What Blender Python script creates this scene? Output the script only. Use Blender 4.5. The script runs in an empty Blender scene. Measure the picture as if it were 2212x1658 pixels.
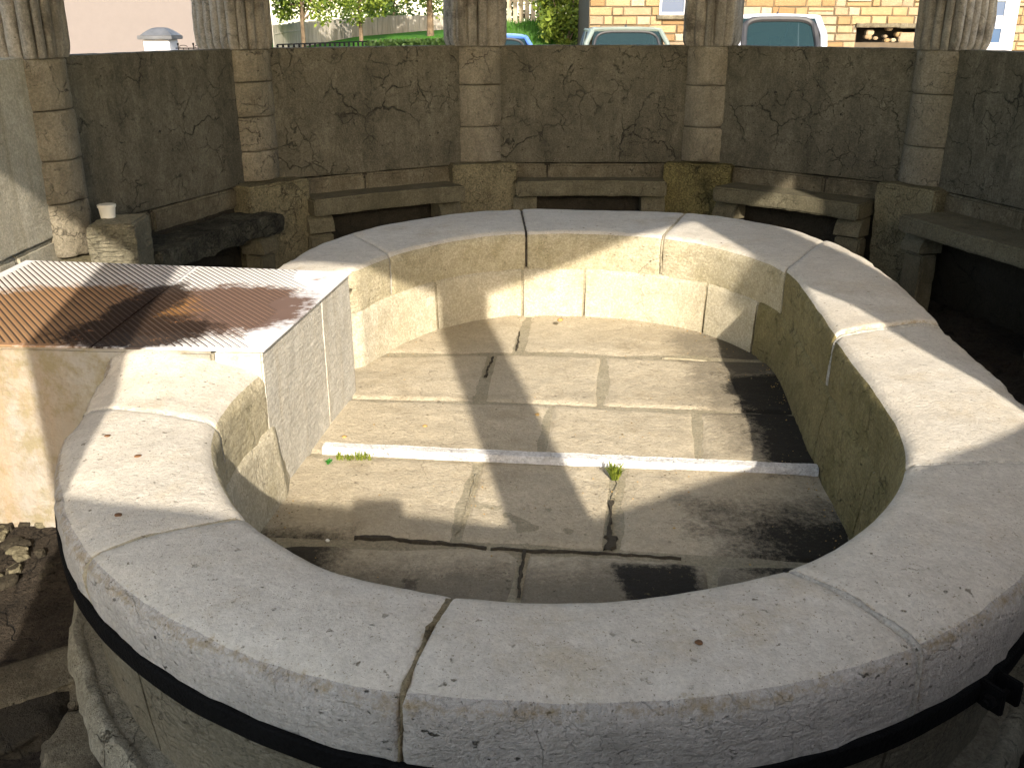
import bpy, bmesh, math, random
from mathutils import Vector, noise
R = math.radians
S = bpy.context.scene
C = S.collection
random.seed(7)
# ------------------------------------------------------------------ camera, sky, sun, exposure
EYE = 1.73; FPX = 2040.0; PITCH = R(20.9)
cd = bpy.data.cameras.new("camera"); cam = bpy.data.objects.new("camera", cd); C.objects.link(cam)
cam.location = (0, 0, EYE); cam.rotation_euler = (R(90) - PITCH, 0, 0)
cd.sensor_width = 36; cd.lens = FPX / 2212 * 36; cd.clip_start = 0.02; cd.clip_end = 3000
S.camera = cam
SUN_EL = R(25.5); SUN_AZ = R(10.0)          # sun behind the camera, a little to its right
SUN_DIR = Vector((math.sin(SUN_AZ) * math.cos(SUN_EL), -math.cos(SUN_AZ) * math.cos(SUN_EL), math.sin(SUN_EL)))
w = bpy.data.worlds.new("World"); S.world = w; w.use_nodes = True
nt = w.node_tree; nt.nodes.clear()
sk = nt.nodes.new("ShaderNodeTexSky"); sk.sky_type = 'NISHITA'; sk.sun_disc = False
sk.sun_elevation = SUN_EL; sk.sun_rotation = R(180) - SUN_AZ; sk.altitude = 200; sk.dust_density = 1.6; sk.ozone_density = 1.0
bg = nt.nodes.new("ShaderNodeBackground"); bg.inputs[1].default_value = 0.15
wo = nt.nodes.new("ShaderNodeOutputWorld")
nt.links.new(sk.outputs[0], bg.inputs[0]); nt.links.new(bg.outputs[0], wo.inputs[0])
sl = bpy.data.lights.new("sun", 'SUN'); sl.energy = 2.0; sl.angle = R(0.6); sl.color = (1.0, 0.975, 0.95)
so = bpy.data.objects.new("sun", sl); C.objects.link(so); so.rotation_euler = SUN_DIR.to_track_quat('Z', 'Y').to_euler()
S.view_settings.view_transform = 'Standard'; S.view_settings.look = 'None'
S.view_settings.exposure = 2.22; S.view_settings.use_white_balance = True; S.view_settings.white_balance_temperature = 7700; S.view_settings.white_balance_tint = 10; S.view_settings.gamma = 1.0
S.render.engine = 'CYCLES'
S.cycles.max_bounces = 6; S.cycles.diffuse_bounces = 4; S.cycles.transparent_max_bounces = 8

# ------------------------------------------------------------------ helpers
CP, SP = math.cos(PITCH), math.sin(PITCH)
def ray(px, py):
    x = px - 1106; y = 829 - py
    return x, FPX * CP + y * SP, y * CP - FPX * SP
def onz(px, py, z):                 # survey point at height z
    x, f, u = ray(px, py); k = (EYE - z) / -u
    return Vector((x * k, f * k, z))
def ony(px, py, Y):                 # survey point at depth Y
    x, f, u = ray(px, py); k = Y / f
    return Vector((x * k, Y, EYE + u * k))

def tag(o, label=None, cat=None, group=None, kind=None):
    if label: o['label'] = label
    if cat: o['category'] = cat
    if group: o['group'] = group
    if kind: o['kind'] = kind
    return o
def thing(name, label, cat, loc=(0, 0, 0), group=None):
    o = bpy.data.objects.new(name, None); C.objects.link(o); o.location = loc
    o.empty_display_size = .2
    return tag(o, label, cat, group)
def total(o):
    v = Vector(o.location)
    while o.parent: o = o.parent; v += Vector(o.location)
    return v
class MB:
    def __init__(s): s.v = []; s.f = []; s.mi = []
    def add(s, vs, fs, m=0):
        n = len(s.v); s.v += [tuple(p) for p in vs]; s.f += [tuple(i + n for i in f) for f in fs]; s.mi += [m] * len(fs); return n
    def box(s, a, b, m=0):
        x0, y0, z0 = a; x1, y1, z1 = b
        s.add([(x0,y0,z0),(x1,y0,z0),(x1,y1,z0),(x0,y1,z0),(x0,y0,z1),(x1,y0,z1),(x1,y1,z1),(x0,y1,z1)],
              [(0,3,2,1),(4,5,6,7),(0,1,5,4),(1,2,6,5),(2,3,7,6),(3,0,4,7)], m)
    def prism(s, poly, z0, z1, m=0):
        n = len(poly); vs = [(p[0], p[1], z0) for p in poly] + [(p[0], p[1], z1) for p in poly]
        fs = [tuple(range(n - 1, -1, -1)), tuple(range(n, 2 * n))] + [(i, (i + 1) % n, n + (i + 1) % n, n + i) for i in range(n)]
        s.add(vs, fs, m)
    def grid(s, rows, closed=False, m=0):      # rows: list of equally long point lists
        n = len(rows[0]); vs = [p for r in rows for p in r]; fs = []
        for i in range(len(rows) - 1):
            for j in range(n if closed else n - 1):
                k = (j + 1) % n; fs.append((i*n + j, i*n + k, (i+1)*n + k, (i+1)*n + j))
        return s.add(vs, fs, m)
    def tube(s, pts, r, n=8, m=0, r2=None):
        rows = []
        for i, p in enumerate(pts):
            p = Vector(p); a = Vector(pts[max(i-1, 0)]); b = Vector(pts[min(i+1, len(pts)-1)]); d = (b - a).normalized()
            u = d.cross(Vector((0, 0, 1)));
            if u.length < .01: u = d.cross(Vector((0, 1, 0)))
            u.normalize(); v = d.cross(u); rr = r if r2 is None else r + (r2 - r) * i / (len(pts) - 1)
            rows.append([p + u * math.cos(2*math.pi*k/n) * rr + v * math.sin(2*math.pi*k/n) * rr for k in range(n)])
        b0 = s.grid(rows, True, m)
        s.f += [tuple(b0 + k for k in range(n)), tuple(b0 + (len(pts)-1)*n + k for k in range(n - 1, -1, -1))]; s.mi += [m, m]
    def build(s, name, mats, parent=None, smooth=False, bevel=0, seg=2, sharp=None, rough=0, rs=6.0, sub=0, fix=True):
        me = bpy.data.meshes.new(name); me.from_pydata(s.v, [], s.f)
        if not isinstance(mats, (list, tuple)): mats = [mats]
        for m in mats: me.materials.append(m)
        for p, i in zip(me.polygons, s.mi): p.material_index = i
        bm = bmesh.new(); bm.from_mesh(me)
        if fix: bmesh.ops.recalc_face_normals(bm, faces=bm.faces)
        if bevel: bmesh.ops.bevel(bm, geom=list(bm.edges), offset=bevel, segments=seg, affect='EDGES', clamp_overlap=True)
        if sub:
            for _ in range(12):
                es = [e for e in bm.edges if e.calc_length() > sub]
                if not es: break
                bmesh.ops.subdivide_edges(bm, edges=es, cuts=1, use_grid_fill=True)
            bmesh.ops.triangulate(bm, faces=[f for f in bm.faces if len(f.verts) > 4])
        if rough:
            bm.normal_update()
            for v in bm.verts:
                p = v.co * rs
                d = noise.noise(p) * .6 + noise.noise(p * 2.7) * .35 + noise.noise(p * 6.1) * .2
                v.co += v.normal * d * rough
        bm.to_mesh(me); bm.free()
        if smooth:
            for p in me.polygons: p.use_smooth = True
            me.set_sharp_from_angle(angle=R(sharp or 40))
        o = bpy.data.objects.new(name, me); C.objects.link(o)
        if parent:
            o.parent = parent; o.location = -total(parent)
        return o

# ------------------------------------------------------------------ materials
class NT:
    def __init__(s, name):
        s.m = bpy.data.materials.new(name); s.m.use_nodes = True; s.t = s.m.node_tree; s.t.nodes.clear()
        s.o = s.n("ShaderNodeOutputMaterial"); s.b = s.n("ShaderNodeBsdfPrincipled"); s.l(s.b.outputs[0], s.o.inputs[0])
        s.tc = s.n("ShaderNodeTexCoord").outputs['Object']
    def n(s, t, **k):
        x = s.t.nodes.new(t)
        for a, b in k.items(): setattr(x, a, b)
        return x
    def l(s, a, b): s.t.links.new(a, b)
    def val(s, a, inp):
        if isinstance(a, (int, float)): inp.default_value = a
        elif isinstance(a, (tuple, list)): inp.default_value = tuple(a) + ((1,) if len(a) == 3 and len(inp.default_value) == 4 else ())
        else: s.l(a, inp)
    def math(s, op, a, b=0, c=False):
        x = s.n("ShaderNodeMath", operation=op); x.use_clamp = c; s.val(a, x.inputs[0]); s.val(b, x.inputs[1]); return x.outputs[0]
    def mapv(s, scale=(1, 1, 1), loc=(0, 0, 0), rot=(0, 0, 0), v=None):
        x = s.n("ShaderNodeMapping"); s.l(v or s.tc, x.inputs[0]); x.inputs['Scale'].default_value = scale; x.inputs['Location'].default_value = loc; x.inputs['Rotation'].default_value = rot; return x.outputs[0]
    def noise(s, sc, det=6, rough=.6, v=None, dist=0):
        x = s.n("ShaderNodeTexNoise"); s.l(v or s.tc, x.inputs['Vector']); x.inputs['Scale'].default_value = sc; x.inputs['Detail'].default_value = det
        x.inputs['Roughness'].default_value = rough; x.inputs['Distortion'].default_value = dist; return x.outputs['Fac']
    def ramp(s, a, lo, hi, v0=0., v1=1.):
        x = s.n("ShaderNodeMapRange"); s.val(a, x.inputs[0]); x.inputs[1].default_value = lo; x.inputs[2].default_value = hi; x.inputs[3].default_value = v0; x.inputs[4].default_value = v1; return x.outputs[0]
    def warp(s, amt, sc, v=None):
        x = s.n("ShaderNodeTexNoise"); s.l(v or s.tc, x.inputs['Vector']); x.inputs['Scale'].default_value = sc; x.inputs['Detail'].default_value = 4
        y = s.n("ShaderNodeVectorMath", operation='SUBTRACT'); s.l(x.outputs['Color'], y.inputs[0]); y.inputs[1].default_value = (.5, .5, .5)
        z = s.n("ShaderNodeVectorMath", operation='SCALE'); s.l(y.outputs[0], z.inputs[0]); z.inputs['Scale'].default_value = amt
        a = s.n("ShaderNodeVectorMath", operation='ADD'); s.l(v or s.tc, a.inputs[0]); s.l(z.outputs[0], a.inputs[1]); return a.outputs[0]
    def vor(s, sc, v=None, feat='DISTANCE_TO_EDGE'):
        x = s.n("ShaderNodeTexVoronoi", feature=feat); s.l(v or s.tc, x.inputs['Vector']); x.inputs['Scale'].default_value = sc; return x.outputs['Distance']
    def mix(s, f, a, b, mode='MIX'):
        x = s.n("ShaderNodeMix", data_type='RGBA', blend_type=mode); s.val(f, x.inputs[0]); s.val(a, x.inputs[6]); s.val(b, x.inputs[7]); return x.outputs[2]
    def bump(s, h, st, dist, prev=None):
        x = s.n("ShaderNodeBump"); x.inputs['Strength'].default_value = st; x.inputs['Distance'].default_value = dist; s.l(h, x.inputs['Height'])
        if prev: s.l(prev, x.inputs['Normal'])
        return x.outputs[0]
    def fin(s, col, rough=.85, nrm=None, **k):
        s.val(col, s.b.inputs['Base Color']); s.val(rough, s.b.inputs['Roughness'])
        if nrm: s.l(nrm, s.b.inputs['Normal'])
        s.b.inputs['Specular IOR Level'].default_value = k.get('spec', .25); s.b.inputs['Metallic'].default_value = k.get('metal', 0)
        return s.m

def stone(name, a, b, stain, crackc=(.03, .025, .02), crack=.5, csc=3.0, cw=.018, stv=.4, pits=.5, bst=.5, streak=0, moss=0, mossc=(.10, .10, .02), scratch=0, islands=0, fleck=0, grain=.45, mott=0, blotch=0, blotchc=(.02,.018,.013), sp=1.0):
    t = NT(name)
    big = t.noise(1.6 * sp, 5, .62); mid = t.noise(9 * sp, 5, .65); fine = t.noise(85, 4, .75)
    col = t.mix(t.ramp(big, .35, .65), a, b)
    col = t.mix(t.ramp(mid, .45, .8, 0, .45), col, tuple(c * .75 for c in a))
    st = t.math('MULTIPLY', t.ramp(t.noise(3.1 * sp, 8, .75, t.warp(.3, 2)), .52, .72, 0, 1), stv, True)
    col = t.mix(st, col, stain)
    if mott:
        mo_ = t.noise(5.5, 9, .8, t.warp(.10, 9, t.mapv((1.3, 1.3, .55), loc=(5, 5, 2)))); col = t.mix(t.ramp(mo_, .50, .64, 0, mott), col, tuple(min(1, c * 1.7) for c in b)); col = t.mix(t.ramp(mo_, .46, .36, 0, mott), col, stain)
    if islands:
        g = t.n("ShaderNodeNewGeometry").outputs['Random Per Island']
        col = t.mix(islands, col, t.mix(g, tuple(c * .55 for c in a), tuple(min(1, c * 1.35) for c in b)))
    if streak:
        sv = t.mapv((7, 7, .55)); s1 = t.ramp(t.noise(1.5, 7, .65, sv), .5, .68, 0, streak)
        col = t.mix(s1, col, stain)
    if moss:
        m1 = t.ramp(t.noise(5, 10, .75, t.warp(.2, 3)), .5, .62, 0, moss); col = t.mix(m1, col, mossc)
    if blotch:
        m2 = t.ramp(t.noise(2.2, 10, .72, t.mapv(loc=(7, 3, 5))), .54, .64, 0, blotch); col = t.mix(m2, col, blotchc)
    wv = t.warp(.45, 1.9); wv = t.warp(.10, 8, wv); wv = t.warp(.022, 45, wv)
    cwv = t.ramp(t.noise(6, 4, .6, t.mapv(loc=(4, 4, 4))), .3, .75, cw * .15, cw * 1.3)
    d1 = t.vor(csc, wv); m = t.ramp(t.noise(2.6, 5, .6, t.mapv(loc=(3, 1, 9))), .47, .56)
    cr = t.math('MULTIPLY', t.math('SUBTRACT', 1, t.math('DIVIDE', d1, cwv), True), m, True)
    w2 = t.warp(.2, 5); w2 = t.warp(.03, 35, w2)
    d2 = t.vor(csc * 3.1, w2); m2 = t.ramp(t.noise(4.3, 5, .6, t.mapv(loc=(8, 2, 1))), .5, .58)
    cr2 = t.math('MULTIPLY', t.math('SUBTRACT', 1, t.math('DIVIDE', d2, t.math('MULTIPLY', cwv, 1.7)), True), m2, True)
    cra = t.math('MAXIMUM', cr, t.math('MULTIPLY', cr2, .8))
    if fleck:
        fl = t.ramp(t.noise(13, 9, .78, t.warp(.05, 20)), .645, .675, 0, fleck); cra = t.math('MAXIMUM', cra, fl)
    col = t.mix(t.math('MULTIPLY', cra, crack), col, crackc)
    pv = t.noise(38, 4, .55, t.mapv((1, 1, 1.6))); pit = t.ramp(pv, .66, .72, 0, 1)
    pm = t.math('MULTIPLY', pit, t.ramp(t.noise(2.7, 3, .5, t.mapv(loc=(1, 6, 4))), .4, .62, .25, 1))
    col = t.mix(t.math('MULTIPLY', pm, pits), col, tuple(c * .25 for c in stain))
    col = t.mix(t.ramp(fine, .44, .62, 0, grain), col, tuple(c * .5 for c in a)); col = t.mix(t.ramp(fine, .50, .36, 0, grain * .55), col, tuple(min(1, c * 1.35) for c in b))
    mic = t.ramp(t.noise(150, 3, .6, t.mapv((1, 1, 1.5), loc=(2, 9, 3))), .63, .69, 0, pits * .8); col = t.mix(mic, col, tuple(c * .3 for c in stain))
    lm = t.ramp(t.noise(24, 7, .75, t.mapv(loc=(11, 3, 2))), .42, .64, 0, .38); col = t.mix(lm, col, tuple(c * .62 for c in a))
    h = t.math('ADD', t.math('MULTIPLY', mid, .5), t.math('MULTIPLY', fine, .55))
    if scratch:
        h = t.math('ADD', h, t.math('MULTIPLY', t.noise(14, 5, .6, t.mapv((1, 1, 4.5), rot=(.3, .5, .4))), scratch))
    h = t.math('SUBTRACT', h, t.math('MULTIPLY', cra, .5 * crack)); h = t.math('SUBTRACT', h, t.math('MULTIPLY', pm, .8 * pits))
    return t.fin(col, .88, t.bump(h, bst, .012))

M = {}
M['coping'] = stone('pale_worn_limestone', (.54, .495, .42), (.60, .565, .50), (.36, .26, .12), (.10, .08, .05), crack=.15, csc=1.6, cw=.006, stv=.5, pits=1, bst=.7, grain=.22, fleck=.16)
M['coping_side'] = stone('rough_grey_limestone', (.43, .40, .36), (.52, .49, .45), (.25, .20, .13), (.03, .026, .02), crack=.3, csc=5, cw=.02, stv=.4, pits=1, bst=1.4, scratch=.4, fleck=.5, grain=.3)
M['inner'] = stone('inner_face_limestone', (.41, .36, .235), (.54, .485, .36), (.22, .19, .08), (.04, .035, .015), crack=.4, csc=2.2, cw=.012, stv=.35, pits=.9, bst=1.1, moss=.4, mossc=(.24, .21, .09), scratch=.6, fleck=.4)
M['inner_low'] = stone('inner_course_limestone', (.48, .43, .31), (.56, .51, .41), (.22, .18, .08), (.06, .05, .03), crack=.35, csc=2, cw=.012, stv=.4, pits=.7, bst=.8, moss=.25, mossc=(.22, .19, .07), scratch=.4, fleck=.25)
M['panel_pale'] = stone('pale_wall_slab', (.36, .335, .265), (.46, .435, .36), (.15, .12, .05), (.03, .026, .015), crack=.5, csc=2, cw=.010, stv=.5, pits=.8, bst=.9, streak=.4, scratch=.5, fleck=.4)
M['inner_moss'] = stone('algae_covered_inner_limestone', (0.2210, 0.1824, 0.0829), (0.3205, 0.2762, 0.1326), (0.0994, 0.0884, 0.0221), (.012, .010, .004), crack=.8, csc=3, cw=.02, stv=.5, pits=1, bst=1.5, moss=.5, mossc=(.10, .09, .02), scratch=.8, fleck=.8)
M['block'] = stone('pale_block_limestone', (.50, .47, .40), (.58, .56, .50), (.36, .27, .14), (.10, .08, .05), crack=.2, csc=1.4, cw=.006, stv=.4, pits=.3, bst=.7, scratch=.9, streak=.35)
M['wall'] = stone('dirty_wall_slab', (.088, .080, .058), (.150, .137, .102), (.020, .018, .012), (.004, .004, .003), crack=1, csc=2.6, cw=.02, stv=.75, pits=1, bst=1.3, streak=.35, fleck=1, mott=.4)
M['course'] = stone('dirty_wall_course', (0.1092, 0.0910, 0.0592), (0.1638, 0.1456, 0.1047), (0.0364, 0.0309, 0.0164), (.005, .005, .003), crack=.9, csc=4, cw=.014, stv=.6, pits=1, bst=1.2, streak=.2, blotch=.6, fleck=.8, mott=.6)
M['under'] = stone('near_black_stone', (0.0273, 0.0234, 0.0156), (0.0468, 0.0390, 0.0273), (0.0094, 0.0078, 0.0055), (.004, .003, .003), crack=.8, csc=3, cw=.03, stv=.7, pits=.9, bst=1.0)  # near-black colour holds the shade below the benches; rubble shares it
M['drum'] = stone('drum_limestone', (0.1767, 0.1557, 0.1137), (0.2356, 0.2104, 0.1642), (0.0842, 0.0673, 0.0378), (.008, .007, .005), crack=1, csc=4.2, cw=.016, stv=.5, pits=.9, bst=1.0, fleck=.6, mott=.35)
M['reed'] = stone('weathered_pier_stone', (0.1989, 0.1836, 0.1530), (0.2601, 0.2409, 0.2066), (0.0268, 0.0229, 0.0138), (.01, .01, .007), crack=.6, csc=2, cw=.012, stv=.75, pits=.8, bst=.8, blotch=.9, streak=.9, fleck=.6, mott=.5)
M['base'] = stone('pitted_base_stone', (0.1662, 0.1466, 0.0880), (0.2346, 0.2053, 0.1320), (0.0489, 0.0411, 0.0176), (.012, .01, .006), crack=.9, csc=7, cw=.03, stv=.6, pits=1.0, bst=1.5, fleck=1, mott=.35, grain=.7)
M['base_chisel'] = stone('chiselled_base_stone', (.30, .275, .19), (.40, .37, .28), (.10, .085, .04), (.02, .018, .01), crack=.4, csc=7, cw=.03, stv=.5, pits=1.0, bst=2.2, scratch=2.2, fleck=.5)
M['base_moss'] = stone('mossy_base_stone', (0.1600, 0.1360, 0.0560), (0.2160, 0.1840, 0.0800), (0.0240, 0.0216, 0.0064), (.006, .005, .003), crack=.9, csc=8, cw=.04, stv=.8, pits=1.0, bst=1.8, moss=.85, mossc=(.022, .02, .006), fleck=1, grain=.9, mott=.5)
M['bench'] = stone('bench_stone', (0.1225, 0.1094, 0.0700), (0.1750, 0.1575, 0.1094), (0.0306, 0.0263, 0.0140), (.006, .006, .004), crack=.6, csc=4, cw=.015, stv=.6, pits=.9, bst=1.0, streak=.4, fleck=.7)
M['bench_black'] = stone('blackened_bench_stone', (0.0240, 0.0240, 0.0192), (0.1360, 0.1360, 0.1040), (0.0064, 0.0064, 0.0048), (.003, .003, .002), crack=.9, csc=12, cw=.08, stv=.8, pits=1, bst=2.5, sp=4, fleck=1)
M['floor'] = stone('basin_floor_stone', (0.4616, 0.3992, 0.2930), (0.5613, 0.4928, 0.3742), (0.2495, 0.1871, 0.0998), (.05, .04, .03), crack=.3, csc=2.4, cw=.010, stv=.5, pits=.8, bst=1.1, scratch=.7, fleck=.35, grain=.25)
M['plinth'] = stone('plinth_stone', (0.1505, 0.1346, 0.0911), (0.2138, 0.1940, 0.1465), (0.0634, 0.0539, 0.0277), (.014, .012, .008), crack=.6, csc=5, cw=.02, stv=.6, pits=1, bst=1.4, scratch=.8, fleck=.6)
M['plinth_edge'] = stone('crumbling_mortar_edge', (.22, .20, .14), (.36, .34, .27), (.09, .075, .04), (.02, .018, .012), crack=.7, csc=8, cw=.04, stv=.6, pits=1, bst=1.6, fleck=.8, blotch=.5)
M['mortar'] = stone('pale_mortar', (.46, .44, .39), (.55, .53, .48), (.26, .22, .15), (.1, .1, .08), crack=.3, csc=9, cw=.04, stv=.5, pits=.8, bst=1.2, fleck=.3)
M['mortar_dark'] = stone('dark_open_joint', (.05, .042, .03), (.09, .075, .05), (.02, .018, .01), crack=.5, stv=.5, pits=.8, bst=1.0)
M['mortar_brown'] = stone('brown_filled_crack', (.20, .155, .085), (.32, .265, .17), (.05, .035, .015), crack=.8, csc=14, cw=.08, stv=.7, pits=.9, bst=1.8, fleck=.9)
M['mortar_yellow'] = stone('sandy_mortar', (.33, .29, .20), (.40, .36, .27), (.20, .17, .09), crack=.3, stv=.5, pits=.7, bst=1.0, fleck=.4)
M['strip'] = stone('white_kerb_stone', (.62, .62, .62), (.72, .72, .71), (.30, .26, .2), (.03, .03, .03), crack=.5, csc=5, cw=.02, stv=.5, pits=1.0, bst=.9, blotch=.35, blotchc=(.07, .055, .04), fleck=.8)
M['dirt'] = stone('trodden_earth_and_rock', (0.0279, 0.0211, 0.0149), (0.0744, 0.0589, 0.0434), (0.0124, 0.0099, 0.0068), (.005, .004, .003), crack=.9, csc=4.5, cw=.03, stv=.6, pits=1, bst=2.6, sp=2.5, fleck=.9)
def edgestain(key):
    # ochre dirt caught in the chipped edge and beside the joints
    m = M[key]; nt_ = m.node_tree; t = NT.__new__(NT); t.m = m; t.t = nt_
    t.b = [n for n in nt_.nodes if n.type == 'BSDF_PRINCIPLED'][0]; t.tc = t.n("ShaderNodeTexCoord").outputs['Object']
    src = t.b.inputs['Base Color'].links[0].from_socket
    at = t.n("ShaderNodeAttribute", attribute_name='edge').outputs['Fac']
    n1 = t.noise(8, 6, .75); n2 = t.noise(45, 5, .8)
    f = t.math('SUBTRACT', t.math('ADD', t.math('MULTIPLY', t.math('SUBTRACT', n1, .5), 2.2), t.math('MULTIPLY', t.math('SUBTRACT', n2, .5), 3.2)), t.math('MULTIPLY', at, 22))
    col = t.mix(t.ramp(f, -.35, .55, 0, .8), src, (.27, .195, .09)); col = t.mix(t.ramp(f, .55, .9, 0, .8), col, (.06, .045, .025))
    t.l(col, t.b.inputs['Base Color'])
edgestain('coping'); edgestain('coping_side')
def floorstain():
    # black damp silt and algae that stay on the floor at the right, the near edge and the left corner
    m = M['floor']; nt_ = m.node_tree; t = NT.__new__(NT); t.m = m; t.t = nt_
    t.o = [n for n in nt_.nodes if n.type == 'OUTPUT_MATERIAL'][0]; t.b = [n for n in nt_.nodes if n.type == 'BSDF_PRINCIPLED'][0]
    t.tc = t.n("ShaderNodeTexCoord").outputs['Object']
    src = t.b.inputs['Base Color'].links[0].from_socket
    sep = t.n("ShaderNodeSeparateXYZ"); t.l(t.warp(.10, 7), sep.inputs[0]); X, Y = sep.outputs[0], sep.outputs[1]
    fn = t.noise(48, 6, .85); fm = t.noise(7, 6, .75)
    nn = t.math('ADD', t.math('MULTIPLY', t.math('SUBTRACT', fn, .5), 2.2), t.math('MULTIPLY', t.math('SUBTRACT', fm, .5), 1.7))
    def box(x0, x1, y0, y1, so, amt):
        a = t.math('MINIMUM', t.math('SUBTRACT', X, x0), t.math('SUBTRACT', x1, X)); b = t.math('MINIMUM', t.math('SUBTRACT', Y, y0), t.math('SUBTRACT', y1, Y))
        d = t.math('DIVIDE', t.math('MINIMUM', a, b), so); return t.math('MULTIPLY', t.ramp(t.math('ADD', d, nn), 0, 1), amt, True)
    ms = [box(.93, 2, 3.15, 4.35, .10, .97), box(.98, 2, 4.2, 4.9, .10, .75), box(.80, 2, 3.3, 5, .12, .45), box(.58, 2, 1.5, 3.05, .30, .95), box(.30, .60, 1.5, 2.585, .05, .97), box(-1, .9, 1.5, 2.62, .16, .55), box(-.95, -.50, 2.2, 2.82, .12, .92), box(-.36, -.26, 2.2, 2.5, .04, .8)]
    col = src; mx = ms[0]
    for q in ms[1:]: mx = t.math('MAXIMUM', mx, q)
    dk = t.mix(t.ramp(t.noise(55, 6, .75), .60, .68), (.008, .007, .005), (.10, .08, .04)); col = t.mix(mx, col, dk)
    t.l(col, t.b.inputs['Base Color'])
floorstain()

def simple(name, c, rough=.7, metal=0, bst=0, bsc=40, var=.12, spec=.4):
    t = NT(name); n = t.noise(6, 6, .65)
    col = t.mix(t.ramp(n, .35, .7), tuple(x * (1 - var) for x in c), tuple(min(1, x * (1 + var)) for x in c))
    return t.fin(col, rough, t.bump(t.noise(bsc, 5, .6), bst, .01) if bst else None, metal=metal, spec=spec)
M['iron'] = simple('black_iron', (.004, .004, .0042), .75, 0, .9, 90, .4, .1)
M['plastic'] = simple('white_plastic', (.75, .74, .68), .4)
M['render'] = simple('beige_render', (.145, .128, .122), .95, 0, .15, 30, .03, .1)
M['roofing'] = simple('pale_bounce_ceiling', (.62, .60, .56), .9, 0, .5, 12)  # pale underside added as a reflector to brighten the inside of the ring
M['tile'] = simple('clay_roof_tile', (.28, .13, .08), .9, 0, .5, 12)
M['whitepaint'] = simple('white_paint', (.42, .42, .44), .6, 0, .1, 20, .05)
M['zinc'] = simple('grey_zinc', (.075, .08, .088), .6, 0, .3, 30, .3)
M['asphalt'] = simple('pale_bounce_road', (.22, .20, .17), .95, 0, .5, 60, .2)  # made pale so the ground bounces light up under the roof
M['bark'] = simple('tree_bark', (.12, .085, .055), .95, 0, 1.5, 20, .4)
M['tyre'] = simple('tyre_rubber', (.02, .02, .02), .8)
M['rim'] = simple('wheel_metal', (.45, .45, .46), .35, .8)
M['seat'] = simple('seat_fabric', (.10, .11, .12), .9)
M['trim'] = simple('black_trim', (.02, .02, .022), .5)
M['redlamp'] = simple('red_lamp', (.45, .02, .02), .2)
M['sign'] = simple('cream_boards', (.62, .56, .42), .85, 0, .3, 20, .12)
M['dark'] = simple('dark_void', (.012, .011, .009), 1)
M['pebble'] = simple('ochre_pebble', (.42, .27, .10), .8, 0, .6, 80, .4)
M['leafdry'] = simple('dry_leaf', (.16, .075, .03), .8, 0, .6, 80, .4)
def paint(name, c):
    t = NT(name); t.fin(c, .3, None, spec=.5); t.b.inputs['Coat Weight'].default_value = .6; t.b.inputs['Coat Roughness'].default_value = .05; return t.m
M['carwhite'] = paint('white_car_paint', (.42, .45, .52)); M['cargrey'] = paint('silver_green_car_paint', (.13, .16, .14)); M['carblue'] = paint('blue_car_paint', (.05, .13, .38))
def glass(name, tint, k):
    t = NT(name); t.fin(tint, .06, None, spec=.18)
    tr = t.n("ShaderNodeBsdfTransparent"); tr.inputs[0].default_value = (.35, .42, .43, 1)
    mx = t.n("ShaderNodeMixShader"); mx.inputs[0].default_value = k; t.l(tr.outputs[0], mx.inputs[1]); t.l(t.b.outputs[0], mx.inputs[2]); t.l(mx.outputs[0], t.o.inputs[0]); return t.m
M['glass'] = glass('car_glass', (.008, .022, .026), .86); M['winglass'] = glass('window_glass', (.05, .09, .16), .9)
def leafmat(name, a, b):
    t = NT(name); g = t.n("ShaderNodeNewGeometry").outputs['Random Per Island']; n = t.noise(.8, 3)
    col = t.mix(t.ramp(t.math('ADD', t.math('MULTIPLY', g, .7), t.math('MULTIPLY', n, .5)), .25, .85), a, b); t.fin(col, .6, None, spec=.3)
    tl = t.n("ShaderNodeBsdfTranslucent"); t.l(col, tl.inputs[0]); mx = t.n("ShaderNodeMixShader"); mx.inputs[0].default_value = .35
    t.l(t.b.outputs[0], mx.inputs[1]); t.l(tl.outputs[0], mx.inputs[2]); t.l(mx.outputs[0], t.o.inputs[0]); return t.m
M['leaf'] = leafmat('spring_leaves', (.06, .11, .02), (.20, .26, .04)); M['leafdark'] = leafmat('dark_leaves', (.02, .045, .01), (.05, .09, .02))
M['grassblade'] = leafmat('grass_blades', (.02, .08, .006), (.05, .17, .012)); M['weed'] = leafmat('weed_leaves', (.10, .16, .02), (.28, .32, .05))
M['weeddark'] = leafmat('fresh_weed', (.02, .20, .03), (.06, .30, .05))
def grassm():
    t = NT('lawn_grass'); n = t.noise(2, 6); f = t.noise(60, 4)
    return t.fin(t.mix(t.ramp(n, .3, .7), (.03, .115, .008), (.06, .19, .015)), .9, t.bump(f, .8, .05), spec=.1)
M['grass'] = grassm()
def facade():
    t = NT('ochre_rubble_stone'); g = t.n("ShaderNodeNewGeometry").outputs['Random Per Island']
    r = t.n("ShaderNodeValToRGB"); t.l(g, r.inputs[0]); e = r.color_ramp.elements
    e[0].color = (.19, .115, .055, 1); e[1].color = (.34, .285, .20, 1)
    for p, c in ((.25, (.26, .18, .095, 1)), (.5, (.30, .215, .12, 1)), (.75, (.22, .165, .11, 1))): x = e.new(p); x.color = c
    col = t.mix(t.ramp(t.noise(5, 8, .7), .45, .75, 0, .45), r.outputs[0], (.16, .10, .05))
    return t.fin(col, .9, t.bump(t.noise(14, 8, .7), .9, .04))
M['facade'] = facade(); M['joint'] = simple('house_mortar', (.075, .057, .036), .95, 0, .5, 25, .15)
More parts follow.
